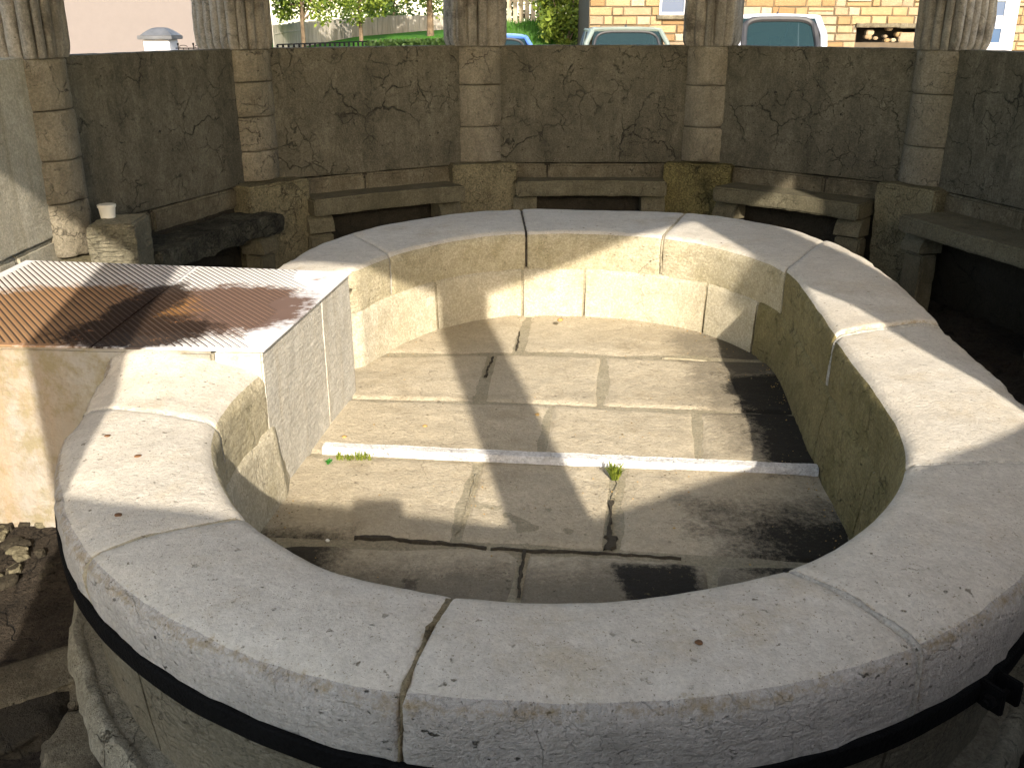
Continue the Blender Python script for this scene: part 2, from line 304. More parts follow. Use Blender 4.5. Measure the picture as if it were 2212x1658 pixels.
def fencem(name, a, b):
    t = NT(name); g = t.n("ShaderNodeNewGeometry").outputs['Random Per Island']; s = t.noise(3, 7, .7, t.mapv((5, 5, .5)))
    col = t.mix(g, a, b); col = t.mix(t.ramp(s, .45, .7, 0, .6), col, tuple(x * .45 for x in a)); return t.fin(col, .9, t.bump(s, .5, .02))
M['boards'] = fencem('weathered_boards', (.30, .275, .24), (.40, .37, .33)); M['picket'] = fencem('cream_pickets', (.30, .25, .17), (.40, .34, .25))
def sheetm(name, base):
    # grey-white sheet metal with rust-brown and black dirt patches fixed to the plate
    t = NT(name); sep = t.n("ShaderNodeSeparateXYZ"); t.l(t.warp(.14, 8), sep.inputs[0]); X, Y = sep.outputs[0], sep.outputs[1]
    def ell(cx, cy, rx, ry):
        dx = t.math('DIVIDE', t.math('SUBTRACT', X, cx), rx); dy = t.math('DIVIDE', t.math('SUBTRACT', Y, cy), ry)
        return t.math('SQRT', t.math('ADD', t.math('MULTIPLY', dx, dx), t.math('MULTIPLY', dy, dy)))
    fn = t.noise(22, 8, .75)
    def mask(d, soft=.45): return t.ramp(t.math('ADD', d, t.math('MULTIPLY', t.math('SUBTRACT', fn, .5), 1.0)), 1.05 - soft * .5, 1.05 + soft * .3, 1, 0)
    col = t.mix(t.ramp(t.noise(9, 6), .4, .7, 0, .5), base, tuple(c * .82 for c in base))
    e1 = mask(ell(-1.12, 3.48, .34, .33), .3); e2 = mask(ell(-1.75, 3.40, .52, .42), .3); e3 = t.math('MAXIMUM', mask(ell(-1.33, 3.20, .27, .20), .35), mask(ell(-1.42, 3.55, .12, .30), .35))
    col = t.mix(t.math('MULTIPLY', e1, .9), col, (.10, .040, .016)); col = t.mix(t.math('MULTIPLY', e2, .9), col, (.27, .135, .045)); col = t.mix(t.math('MULTIPLY', e3, .97), col, (.02, .011, .007))
    rs = t.ramp(t.noise(7, 8, .75, t.mapv(loc=(2, 2, 2))), .60, .68, 0, .8); col = t.mix(rs, col, (.32, .16, .08))
    return t.fin(col, .8, t.bump(fn, .3, .004), metal=.0, spec=.1)
M['sheet'] = sheetm('stained_white_sheet_metal', (.66, .66, .68)); M['ribs'] = sheetm('stained_metal_ribs', (.60, .58, .56)); M['groove'] = simple('rust_black_groove', (.05, .028, .016), .9)
def blockstain():
    t = NT('rust_stained_block_stone'); n = t.noise(4, 9, .7); sv = t.noise(2.2, 7, .65, t.mapv((6, 6, .6)))
    sep = t.n("ShaderNodeSeparateXYZ"); t.l(t.warp(.2, 3), sep.inputs[0])
    left = t.ramp(sep.outputs[0], -1.48, -1.72, 0, 1)
    col = t.mix(t.ramp(n, .3, .7), (.24, .232, .212), (.30, .292, .268))
    col = t.mix(t.math('MULTIPLY', left, t.ramp(sv, .35, .6, .05, .5)), col, (.30, .19, .10))
    mo = t.math('MULTIPLY', t.ramp(t.noise(7, 9, .75), .47, .60), .6); col = t.mix(mo, col, (.17, .14, .06))
    return t.fin(col, .9, t.bump(t.math('ADD', n, t.noise(50, 5)), .7, .012))
M['block_rust'] = blockstain()

# ------------------------------------------------------------------ ring of columns
RIM = .63; TOPZ = 1.575; FOOT = .73; LINTEL = 3.04
ring = [(-2.20,4.85),(-1.65,6.47),(-.22,7.36),(1.43,7.36),(2.63,6.28),(3.12,4.6),(2.86,2.55),(2.05,.72),(.66,-.17),(-.875,.18),(-2.05,1.4),(-2.22,3.15)]
ring = [Vector((a, b, 0)) for a, b in ring]
NR = len(ring)
cen = Vector((.35, 3.7, 0))
def nrm_seg(i):                       # outward normal of the bay i -> i+1
    a, b = ring[i], ring[(i + 1) % NR]; d = (b - a).normalized(); n = Vector((-d.y, d.x, 0))
    if n.dot((a + b) / 2 - cen) < 0: n = -n
    return d, n
def nrm_col(i):
    return (nrm_seg(i - 1)[1] + nrm_seg(i)[1]).normalized()
def roundrect(w, d, n=40, r=.1):      # closed plan outline, x across, y outward from 0 to d
    pts = []
    r = min(r, w/2, d/2)
    for cx, cy, a0 in ((w/2 - r, r, -90), (w/2 - r, d - r, 0), (-w/2 + r, d - r, 90), (-w/2 + r, r, 180)):
        for k in range(7): a = R(a0 + 90 * k / 6); pts.append((cx + r * math.cos(a), cy + r * math.sin(a)))
    return pts
def resamp(pts, n):
    P = [Vector((p[0], p[1])) for p in pts]; P.append(P[0]); L = [0]
    for i in range(len(P) - 1): L.append(L[-1] + (P[i+1] - P[i]).length)
    out = []; j = 0
    for k in range(n):
        s = L[-1] * k / n
        while L[j + 1] < s: j += 1
        out.append(P[j].lerp(P[j + 1], (s - L[j]) / max(1e-9, L[j+1] - L[j])))
    return out
def frame(i, inset=0):
    n = nrm_col(i); t = Vector((n.y, -n.x, 0)); o = ring[i] + n * inset
    return lambda x, y, z: o + t * x + n * y + Vector((0, 0, z))

colinfo = {
 0: ('stone column beside the rusty metal grate, its foot in sunlight', .18, 'drum'),
 1: ('stone column on the wide angular pitted block, between the slab with the black bench and the lawn side', .205, 'drum'),
 2: ('stone column straight ahead behind the middle of the basin, on a squared pale block', .215, 'drum'),
 3: ('stone column standing on the mossy yellow block, in front of the stone house', .205, 'drum'),
 4: ('stone column at the far right on a pale block that narrows downwards', .195, 'drum'),
}
def column(i):
    info = colinfo.get(i)
    r = info[1] if info else .15
    lab = info[0] if info else 'stone column of the colonnade on the side the photograph is taken from'
    th = thing('stone_column', lab, 'column', ring[i], None if info else 'columns behind the viewer')
    if info: th['group'] = 'columns around the basin'
    F = frame(i)
    random.seed(i * 5 + 1)
    joints = [FOOT + .006, FOOT + .27 + random.uniform(-.03, .03), FOOT + .565 + random.uniform(-.03, .03), TOPZ - .004]
    if i == 1: joints = [FOOT + .006, FOOT + .20, FOOT + .42, FOOT + .64, TOPZ - .004]
    if i == 0: joints = [FOOT - .12, FOOT + .15, FOOT + .36, FOOT + .60, TOPZ - .004]
    for k in range(len(joints) - 1):
        z0, z1 = joints[k] + (.0022 if k else 0), joints[k + 1] - .0022
        rr = r * random.uniform(.985, 1.01); mb = MB(); sx = random.uniform(-.004, .004)
        outl = resamp(roundrect(2 * rr, .42 if info else 2 * rr, r=rr * .97), 96)
        zs = [(z0, -.007), (z0 + .002, -.003), (z0 + .007, 0)] + [(z0 + .012 + (z1 - z0 - .024) * q / 12, 0) for q in range(1, 12)] + [(z1 - .007, 0), (z1 - .002, -.003), (z1, -.007)]
        rows = []
        for z, off in zs:
            row = []
            for p in outl:
                c = Vector((0, rr)) if p.y < rr else Vector((0, p.y))
                d = (p - c); d = d.normalized() if d.length > 1e-6 else d
                q = p + d * off; P = F(q.x + sx, q.y, z)
                nn = noise.noise(P * 5) * .005 + noise.noise(P * 17) * .005 + noise.noise(P * 43) * .0025
                e = min(z - z0, z1 - z)
                if e < .03: nn -= max(0, noise.noise(P * 13 + Vector((3, 1, 7)))) * .034 * (1 - e / .03)
                row.append(P + (F(d.x, d.y, 0) - F(0, 0, 0)) * nn)
            rows.append(row)
        b0 = mb.grid(rows, True); n = 96
        mb.f += [tuple(b0 + q for q in range(n)), tuple(b0 + (len(rows)-1)*n + q for q in range(n))]; mb.mi += [0, 0]
        mb.build('drum', M['drum'], th, smooth=True, sharp=60)
    # reeded upper pier
    w, dp = {0: (.30, .42), 1: (.32, .42), 2: (.38, .42), 3: (.36, .40), 4: (.32, .36)}.get(i, (.34, .30) if i == 7 else (.26, .26))
    base = resamp(roundrect(w, dp, r=.05), 288); nre = 18; mb = MB(); rows = []
    zz = [TOPZ - .004, TOPZ + .004, TOPZ + .015, TOPZ + .035, TOPZ + .06] + [TOPZ + .06 + q * .05 for q in range(1, 12)] + [2.3, 2.5, LINTEL]
    for z in zz:
        row = []
        for k, p in enumerate(base):
            c = Vector((0, max(.08, min(dp - .08, p.y)))); d = (p - c); d = d.normalized() if d.length > 0 else d
            ph = (k / 288 * nre) % 1; bumpv = math.sqrt(max(0, 1 - (2 * ph - 1) ** 2)) * .046 - .030
            endf = min(1, max(.0, (z - TOPZ + .01) / .05)); endf = math.sqrt(endf)
            q = p + d * (bumpv * endf - .012 * (1 - endf)); P = F(q.x, q.y + .02, z)
            P += (F(d.x, d.y, 0) - F(0, 0, 0)) * (noise.noise(P * 6) * .006 + noise.noise(P * 19) * .0035); row.append(P)
        rows.append(row)
    b0 = mb.grid(rows, True); n = 288
    mb.f.append(tuple(b0 + q for q in range(n))); mb.mi.append(0)
    mb.build('fluted_pier', M['reed'], th, smooth=True, sharp=50)
    # base block
    mt = M['base_moss'] if i == 3 else M['base']; mb = MB()
    W, fr = {0: (.21, -.10), 1: (.26, -.12), 2: (.255, -.07), 3: (.26, -.07), 4: (.23, -.06)}.get(i, (.2, -.06))
    top = FOOT if i else FOOT - .13
    tp = .93 if i != 4 else .90
    pl = [F(-W, fr, 0), F(W, fr, 0), F(W * 1.02, .34, 0), F(-W * 1.02, .34, 0)]
    mb.v = [(p.x, p.y, top) for p in pl] + [(p.x, p.y, -.05) for p in [F(-W * tp, fr + .01, 0), F(W * tp, fr + .01, 0), F(W * tp, .34, 0), F(-W * tp, .34, 0)]]
    mb.f = [(0,1,2,3),(4,5,6,7),(0,1,5,4),(1,2,6,5),(2,3,7,6),(3,0,4,7)]; mb.mi = [0] * 6
    mb.build('base_block', mt, th, smooth=True, bevel=.014, rough=.016, rs=9, sub=.03, sharp=50)
    if i == 0:
        mb = MB(); mb.prism([(-2.14, 4.70), (-1.93, 4.78), (-1.95, 5.06), (-2.16, 5.0)], -.05, .78)
        mb.build('base_block', M['base_chisel'], th, smooth=True, bevel=.012, rough=.014, rs=12, sub=.025, sharp=50)
    return th
for i in range(NR): column(i)
# unseen wedge added to a column behind the viewer to cast a shadow
_k = 7; _d = (ring[8] - ring[7]).normalized(); _n = nrm_col(7); _p = ring[7] + _n * .15 + _d * .13
mb = MB(); _q = [(0, 2.06), (.15, 2.45), (0, 2.85)]
mb.add([_p + _d * u - _n * .05 + Vector((0, 0, z)) for u, z in _q] + [_p + _d * u + _n * .05 + Vector((0, 0, z)) for u, z in _q], [(0,1,2),(5,4,3),(0,1,4,3),(1,2,5,4),(2,0,3,5)])
mb.build('shadow_wedge', M['reed'], [o for o in C.objects if o.name.startswith('stone_column') and (Vector(o.location) - ring[7]).length < .01][0])

# parapet bays
baylab = {
 11: 'parapet slab at the left edge, pale and sunlit below a diagonal shadow',
 0: 'parapet slab above the blackened bench, with a long crack down its left side',
 1: 'parapet slab in front of the lawn and the board fence',
 2: 'parapet slab in front of the grey-green hatchback, with a forked crack at its right',
 3: 'parapet slab in front of the white minivan, with long sloping cracks',
 4: 'parapet slab at the right edge, in front of the white door',
}
courselabs = None
def bay(i):
    a, b = ring[i], ring[(i + 1) % NR]; d, n = nrm_seg(i); mid = (a + b) / 2
    vis = i in baylab
    if i == 9: return                      # the way in
    th = thing('parapet_wall', baylab.get(i, 'stone parapet slab on the side the photograph is taken from'), 'wall', mid + n * .1, 'parapet slabs of the ring' if vis else 'parapet slabs behind the viewer')
    off = .11 if vis else .0
    A = a + n * off; B = b + n * off; L = (B - A).length
    def slab(name, s0, s1, z0, z1, o0, mat, bev=.008, rgh=.006):
        mb = MB(); p = [A + d * s0 + n * o0, A + d * s1 + n * o0, A + d * s1 + n * .18, A + d * s0 + n * .18]
        mb.prism([(q.x, q.y) for q in p], z0, z1)
        mb.build(name, mat, th, smooth=True, bevel=bev, rough=rgh, rs=5, sub=.045, sharp=45)
    e = .0 if not vis else .02
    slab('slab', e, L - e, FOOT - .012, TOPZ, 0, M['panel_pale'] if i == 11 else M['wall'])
    cut = {0: .38, 1: .45, 2: .3, 3: .6, 4: .5, 11: .7}.get(i, .5)
    if vis:
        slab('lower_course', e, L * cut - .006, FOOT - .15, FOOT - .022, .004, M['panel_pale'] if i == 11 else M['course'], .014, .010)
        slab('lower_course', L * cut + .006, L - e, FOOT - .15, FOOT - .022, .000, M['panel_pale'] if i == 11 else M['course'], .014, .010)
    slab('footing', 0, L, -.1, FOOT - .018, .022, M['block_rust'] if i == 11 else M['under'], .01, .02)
    if i == 5: slab('sun_block_wall', 0, L, TOPZ + .004, LINTEL, 0, M['wall'])  # unseen full-height wall added to keep sun off the right-hand bays
for i in range(NR): bay(i)

# benches between the base blocks
benchlab = {0: 'blackened broken stone bench below the cracked slab, left of the basin',
            1: 'stone bench under the slab in front of the lawn',
            2: 'shaded stone bench straight behind the basin rim, left of the mossy block',
            3: 'stone bench with a patch of sunlight, right of the mossy block',
            4: 'curved stone bench at the right edge on a rounded corbel'}
for i in benchlab:
    a, b = ring[i], ring[(i + 1) % NR]; d, n = nrm_seg(i); L = (b - a).length
    th = thing('stone_bench', benchlab[i], 'bench', (a + b) / 2, 'benches along the parapet')
    zt = {0: .56, 1: .60, 2: .605, 3: .60, 4: .60}[i]; tk = {0: .13, 1: .115, 2: .115, 3: .11, 4: .10}[i]
    fo = {0: -.20, 1: -.17, 2: -.12, 3: -.20, 4: -.26}[i]
    s0, s1 = .25, L - .25
    if i == 0: s0, s1 = .30, L - .16
    mb = MB(); N = 12; pl = []
    for k in range(N + 1):
        s = s0 + (s1 - s0) * k / N; bow = (.05 * math.sin(math.pi * k / N) if i != 4 else -.02 * math.sin(math.pi * k / N))
        pl.append(a + d * s + n * (fo + bow))
    pl += [a + d * s1 + n * .13, a + d * s0 + n * .13]
    mb.prism([(p.x, p.y) for p in pl], zt - tk, zt)
    mb.build('seat', M['bench_black'] if i == 0 else M['bench'], th, smooth=True, bevel=.012, rough=.03 if i == 0 else .008, rs=11, sub=.035, sharp=50)
    for s in (s0 + .07, s1 - .09):           # corbels with a rounded nose
        mb = MB(); prof = []
        for k in range(9): q = R(90 * k / 8); prof.append((.10 * (1 - math.sin(q)) - .03, zt - tk - .003 - .12 * (1 - math.cos(q)) ))
        prof = [(.14, zt - tk - .003)] + prof[0:1] + prof[1:] + [(.14, zt - tk - .13)]
        P0 = a + d * (s - .09) + n * (fo + .06); P1 = a + d * (s + .09) + n * (fo + .06)
        nn = len(prof); vs = [P0 + n * (u + .03) + Vector((0, 0, z)) for u, z in prof] + [P1 + n * (u + .03) + Vector((0, 0, z)) for u, z in prof]
        mb.add(vs, [tuple(range(nn)), tuple(range(2*nn - 1, nn - 1, -1))] + [(q, (q+1) % nn, nn + (q+1) % nn, nn + q) for q in range(nn)])
        mb.build('corbel', M['bench'], th, smooth=True, rough=.006, sub=.05, sharp=50)
        mb = MB(); q0 = P0 + n * .03; q1 = P1 + n * .03
        mb.prism([((q0 + n * .0).x, (q0).y), (q1.x, q1.y), ((q1 + n * .12).x, (q1 + n * .12).y), ((q0 + n * .12).x, (q0 + n * .12).y)], -.03, zt - tk - .14)
        mb.build('pier_stone', M['bench'], th, smooth=True, bevel=.012, rough=.012, rs=9, sub=.05, sharp=50)

# roof with its lintel ring
roof = thing('roof', 'timber roof resting on the ring of columns', 'roof', cen + Vector((0, 0, LINTEL)))
for i in range(NR):
    a, b = ring[i], ring[(i + 1) % NR]; n0 = nrm_col(i); n1 = nrm_col((i + 1) % NR)
    mb = MB(); mb.prism([tuple((a + n0 * .0)[:2]), tuple((b + n1 * .0)[:2]), tuple((b + n1 * .46)[:2]), tuple((a + n0 * .46)[:2])], LINTEL + .002, LINTEL + .30)
    if i in (6, 7): mb.v = [(x, y, z + (.24 if k in ((0, 3) if i == 7 else (0, 1, 2, 3)) else .0)) if k < 4 else (x, y, z + (.02 if k < 8 else 0)) for k, (x, y, z) in enumerate(mb.v)]  # undersides raised here so more sun reaches the far rim and bench
    mb.build('lintel', M['reed'], roof, smooth=True, bevel=.01)
mb = MB(); ap = (cen.x, cen.y, 4.6)
eo = [ring[i] + nrm_col(i) * .60 for i in range(NR)]
mb.v = [(p.x, p.y, LINTEL + .31) for p in eo] + [(p.x, p.y, LINTEL + .37) for p in eo] + [(cen.x, cen.y, 4.5), (cen.x, cen.y, 4.6)]
for i in range(NR):
    j = (i + 1) % NR; mb.f += [(i, j, 2*NR), (NR + i, NR + j, 2*NR + 1), (i, j, NR + j, NR + i)]; mb.mi += [0, 1, 1]
mb.build('roof_shell', [M['roofing'], M['tile']], roof, fix=False)

# ------------------------------------------------------------------ basin
OUT = [(262,795),(225,825),(175,880),(135,935),(114,985),(116,1040),(130,1110),(165,1185),(205,1228),(252,1268),(349,1335),(471,1396),(577,1431),(729,1482),(840,1503),(1100,1518),(1300,1519),(1523,1511),(1694,1484),(1803,1462),(1896,1434),(1959,1405),(2033,1376),(2115,1330),(2208,1262),(2275,1160),(2300,1060),(2285,965),(2245,890),(2187,830),(2126,779),(2085,743),(2050,715),(2020,690),(1964,633),(1923,601),(1862,556),(1781,516),(1700,491),(1599,471),(1518,462),(1315,453),(1115,452),(1013,456),(891,472),(810,489),(729,509),(667,533),(627,557),(592,578)]
INN = [(571,813),(520,862),(480,908),(466,955),(472,1010),(500,1065),(535,1118),(600,1170),(700,1220),(800,1250),(900,1273),(1000,1290),(1200,1299),(1350,1294),(1500,1275),(1600,1255),(1700,1228),(1800,1180),(1850,1150),(1900,1100),(1930,1060),(1947,1000),(1940,950),(1915,900),(1880,850),(1840,795),(1805,745),(1781,711),(1750,665),(1721,622),(1680,583),(1583,549),(1502,528),(1420,520),(1384,514),(1135,508),(1013,517),(932,533),(851,556),(769,590)]
CB = Vector((.1, 3.25, 0))
def polar(pts, z):
    out = []
    for p in pts:
        q = onz(p[0], p[1], z); d = q - CB; out.append((math.atan2(d.x, -d.y), math.hypot(d.x, d.y)))
    return out                                 # angle 0 = towards the viewer, grows to the right
def unwrap(lst):
    r = []; 
    for a, b in lst: r.append([a, b])
    k0 = min(range(len(r)), key=lambda k: abs(r[k][0]))
    for k in range(k0 + 1, len(r)):
        while r[k][0] < r[k-1][0] - 3: r[k][0] += 2 * math.pi
    return [tuple(x) for x in r]
PO = unwrap(polar(OUT, RIM - .02)); PI_ = unwrap(polar(INN, RIM - .02))
def interp(P, a):
    # Catmull-Rom in the polar table
    if a <= P[0][0]: return P[0][1]
    if a >= P[-1][0]: return P[-1][1]
    k = max(i for i in range(len(P)) if P[i][0] <= a); k = min(k, len(P) - 2)
    p0, p1, p2, p3 = P[max(k-1,0)], P[k], P[k+1], P[min(k+2, len(P)-1)]
    t = (a - p1[0]) / (p2[0] - p1[0]); h = p2[0] - p1[0]
    m1 = (p2[1] - p0[1]) / max(1e-6, p2[0] - p0[0]) * h; m2 = (p3[1] - p1[1]) / max(1e-6, p3[0] - p1[0]) * h
    return (2*t**3 - 3*t**2 + 1) * p1[1] + (t**3 - 2*t**2 + t) * m1 + (-2*t**3 + 3*t**2) * p2[1] + (t**3 - t**2) * m2
def smooth_tab(P, n=240, k=2):
    a0, a1 = P[0][0], P[-1][0]; T = [[a0 + (a1 - a0) * i / n, 0] for i in range(n + 1)]
    for t in T: t[1] = interp(P, t[0])
    for _ in range(k):
        Q = [t[1] for t in T]
        for i in range(2, n - 1): T[i][1] = (Q[i-2] + Q[i-1] + Q[i] + Q[i+1] + Q[i+2]) / 5
    return T
TO = smooth_tab(sorted(PO), 300, 6); TI = smooth_tab(sorted(PI_), 300, 6)
def lut(T, a):
    n = len(T) - 1; u = (a - T[0][0]) / (T[-1][0] - T[0][0]) * n
    u = max(0, min(n - 1e-6, u)); k = int(u); f = u - k; return T[k][1] * (1 - f) + T[k+1][1] * f
def pol(a, r): return Vector((CB.x + math.sin(a) * r, CB.y - math.cos(a) * r, 0))
A0 = -1.75; A1 = 4.05
def ang(px, py, z=RIM):
    d = onz(px, py, z) - CB; a = math.atan2(d.x, -d.y); return a
def angf(px, py):
    a = ang(px, py)
    return a + 2 * math.pi if (a < -1.72) else a
# joints: (inner angle, outer angle, mortar, half width)
JT = [((480,908),(185,868),'mortar',.0028), ((530,1118),(170,1185),'mortar_yellow',.0025), ((975,1295),(850,1503),'mortar_brown',.001),
      ((1700,1228),(2020,1382),'mortar',.008), ((1949,1000),(2290,990),'mortar',.004), ((1785,725),(2020,690),'mortar',.010),
      ((1690,588),(1781,516),'mortar_yellow',.005), ((1420,522),(1480,459),'mortar_yellow',.007), ((1138,508),(1125,452),'mortar_dark',.006), ((851,556),(755,502),'mortar',.004)]
J = [(angf(*a), angf(*b), c, w) for a, b, c, w in JT]
J.sort(key=lambda q: q[0] + q[1])
ends = [(TI[0][0] - .12, TO[0][0] - .08, None, 0)] + J + [(TI[-1][0] + .25, TO[-1][0] + .06, None, 0)]
basin = thing('stone_basin', 'large oval washing basin of pale worn stone with a broad rounded rim', 'basin', CB)
def cross(Pi, Po, nstep=1.0, dz=0, k_in=0):
    """profile from outer bottom over the top to inner bottom; list of (point, kind)"""
    d = (Pi - Po); L = d.length; d = d / L; Z = RIM + dz; pr = []
    zb_ = .457 - .024 * Po.x - .03
    for q_ in (0, .2, .42, .64, .85, 1): pr.append((-.006 * math.sin(q_ * 2), zb_ + (.562 - zb_) * q_ + dz * .5, 1))
    pr += [(-.002, Z - .052, 1), (.004, Z - .040, 1), (.016, Z - .029, 0), (.036, Z - .021, 0), (.062, Z - .014, 0), (.09, Z - .008, 0), (.12, Z - .003, 0), (.15, Z, 0)]
    for q in (.25, .35, .45, .55, .65, .75, .85): 
        s = .15 + (L - .15 - .065) * q; pr.append((s, Z + .004 * math.sin(q * 3), 0))
    r = .058
    for k in range(0, 7): a = R(15 * k); pr.append((L - r + r * math.sin(a) + .004, Z - r + r * math.cos(a), 0 if k < 4 else 2))
    for z in (.555, .53, .505, .48, .455, .43, .41): pr.append((L + .004 - (z - .595) * .0, z + dz * .5, 2))
    return [(Po + d * s + Vector((0, 0, z)), k) for s, z, k in pr]
for si in range(len(ends) - 1):
    e0, e1 = ends[si], ends[si + 1]
    n = max(6, int(abs((e1[0] + e1[1]) - (e0[0] + e0[1])) / 2 / .02)); rows = []; kinds = None
    dz = {3: .0, 6: .012, 5: -.004}.get(si, random.uniform(-.002, .002))
    for k in range(n + 1):
        t = k / n; ai = e0[0] + (e1[0] - e0[0]) * t; ao = e0[1] + (e1[1] - e0[1]) * t
        Pi = pol(ai, lut(TI, ai)); Po = pol(ao, lut(TO, ao))
        g = 0
        cr = cross(Pi, Po, dz=dz)
        rows.append([c[0] for c in cr]); kinds = [c[1] for c in cr]
    # pull the two ends back for the joint and round them
    def pull(row, nxt, wd):
        for q in range(len(row)):
            v = nxt[q] - row[q]; 
            if v.length > 1e-6: row[q] = row[q] + v.normalized() * min(wd, v.length * .6)
    pull(rows[0], rows[1], e0[3]); pull(rows[-1], rows[-2], e1[3])
    for r_, nb, wd in ((0, 1, e0[3]), (-1, -2, e1[3])):
        pass
    # insert edge-round rows
    def rowlerp(a, b, t): return [p.lerp(q, t) for p, q in zip(a, b)]
    def sink(row, amt):
        out = []
        for q, p in enumerate(row):
            a = row[max(q-1, 0)]; b = row[min(q+1, len(row)-1)]; tng = (b - a).normalized()
            h = (row[-1] - row[0]); side = h.cross(Vector((0, 0, 1))).normalized(); nn = tng.cross(side)
            if nn.z < 0 and kinds[q] == 0: nn = -nn
            mid = (row[0] + row[-1]) / 2
            if kinds[q] != 0 and nn.dot(p - mid) < 0: nn = -nn
            out.append(p - nn * amt)
        return out
    L0 = (rows[1][15] - rows[0][15]).length; L1 = (rows[-1][15] - rows[-2][15]).length
    R0 = [sink(rows[0], .010), sink(rowlerp(rows[0], rows[1], min(.3, .003 / L0)), .004), sink(rowlerp(rows[0], rows[1], min(.6, .009 / L0)), .0008)]
    R1 = [sink(rowlerp(rows[-1], rows[-2], min(.6, .009 / L1)), .0008), sink(rowlerp(rows[-1], rows[-2], min(.3, .003 / L1)), .004), sink(rows[-1], .010)]
    rows = R0 + rows[1:-1] + R1
    # surface wear
    wear = []
    for ri, row in enumerate(rows):
        nr = []
        for q, p in enumerate(row):
            dn = noise.noise(p * 3) * .006 + noise.noise(p * 9) * .004 + noise.noise(p * 26) * .002
            if kinds[q] == 1 or 6 <= q <= 9: dn += noise.noise(p * 17) * .005 + noise.noise(p * 41) * .003
            if kinds[q] == 2: dn += noise.noise(p * 17) * .004 + noise.noise(p * 41) * .003
            ch = max(0, noise.noise(p * 8 + Vector((5, 5, 5))) - .12) * .024 + max(0, noise.noise(p * 31) - .15) * .012 if 5 <= q <= 9 else 0
            up = Vector((0, 0, 1)) if kinds[q] == 0 else Vector((0, 0, 0))
            out = (row[0] - row[-1]).normalized() if kinds[q] == 1 else ((row[-1] - row[0]).normalized() if kinds[q] == 2 else Vector((0, 0, 0)))
            out.z = 0
            if ch:
                e_ = (row[0] - row[-1]); e_.z = 0; e_.normalize(); p = p - (e_ + Vector((0, 0, 1))) * ch * .7
            if si == 0:
                fy = max(0, min(1, (p.y - 2.66) / .34)); fx = max(0, min(1, (-.83 - p.x) / .38)); p = p + Vector((0, 0, .078 * fx * fy * fy))
            nr.append(p + (up + out) * dn)
        wear.append(nr)
    mb = MB(); nn = len(wear[0]); b0 = mb.grid(wear)
    mb.mi = []
    for i in range(len(wear) - 1):
        for j in range(nn - 1):
            mm_ = {0: 0, 1: 1, 2: 2}[kinds[j] if kinds[j] else kinds[j + 1] if kinds[j+1] == 2 else 0]
            mb.mi.append(mm_)
    mb.f += [tuple(b0 + q for q in range(nn)), tuple(b0 + (len(wear)-1)*nn + q for q in range(nn))]; mb.mi += [0, 0]
    for r_i in range(len(wear) - 1): mb.f.append((b0 + r_i*nn, b0 + (r_i+1)*nn, b0 + (r_i+1)*nn + nn - 1, b0 + r_i*nn + nn - 1)); mb.mi.append(1)
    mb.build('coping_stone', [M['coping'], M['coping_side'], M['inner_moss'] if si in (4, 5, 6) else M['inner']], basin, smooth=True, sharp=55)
    co_ = C.objects[-1] if False else [o for o in basin.children if o.name.startswith('coping_stone')][-1]
    at_ = co_.data.attributes.new('edge', 'FLOAT', 'POINT'); nr_ = len(wear)
    for i in range(nr_):
        for j in range(nn):
            de = (Vector(wear[i][j]) - Vector(wear[i][7])).length; dj = min((Vector(wear[i][j]) - Vector(wear[0][j])).length if si > 0 else 9, (Vector(wear[i][j]) - Vector(wear[-1][j])).length if si < 9 else 9)
            at_.data[i * nn + j].value = min(de, dj * 1.8)
# joint fillings
for ai, ao, mt, wd in J:
    Pi = pol(ai, lut(TI, ai)); Po = pol(ao, lut(TO, ao)); cr = [c[0] for c in cross(Pi, Po, dz=-.004)]
    d = (Pi - Po).normalized(); side = Vector((-d.y, d.x, 0)); rows = []
    fine = []
    for q in range(len(cr) - 1):
        m_ = max(1, int((cr[q+1] - cr[q]).length / .012))
        for k in range(m_): fine.append((cr[q].lerp(cr[q+1], k / m_), q))
    for p, q in fine:
        if mt == 'mortar_brown':
            s = (p - Po).dot(d); wv = .0045 + .013 * math.exp(-((s - .27) / .06) ** 2) if q > 8 else .005
            p = p + side * (noise.noise(p * 14) * .014 + noise.noise(p * 37) * .006)
            wv *= 1 + noise.noise(p * 40) * .6
        else: wv = wd * (.85 + noise.noise(p * 22) * .6 + noise.noise(p * 70) * .4); p = p + side * noise.noise(p * 11) * .006
        raise_ = .0005 + noise.noise(p * 50) * .003
        dn = noise.noise(p * 3) * .006 + noise.noise(p * 9) * .004
        up = Vector((0, 0, 1)) if 8 <= q <= 24 else (-d if q < 8 else d)
        if mt == 'mortar_dark': raise_ -= .006
        if q < 8 or q > 22: raise_ -= .004; wv *= .7
        row = []
        for u, h in ((-1.5, -.02), (-1, 0), (-.4, .002), (.4, .002), (1, 0), (1.5, -.02)):
            row.append(p + side * u * wv + up * (h + dn + raise_))
        rows.append(row)
    mb = MB(); mb.grid(rows); mb.build('mortar_joint', M[mt], basin, smooth=True, sharp=60)

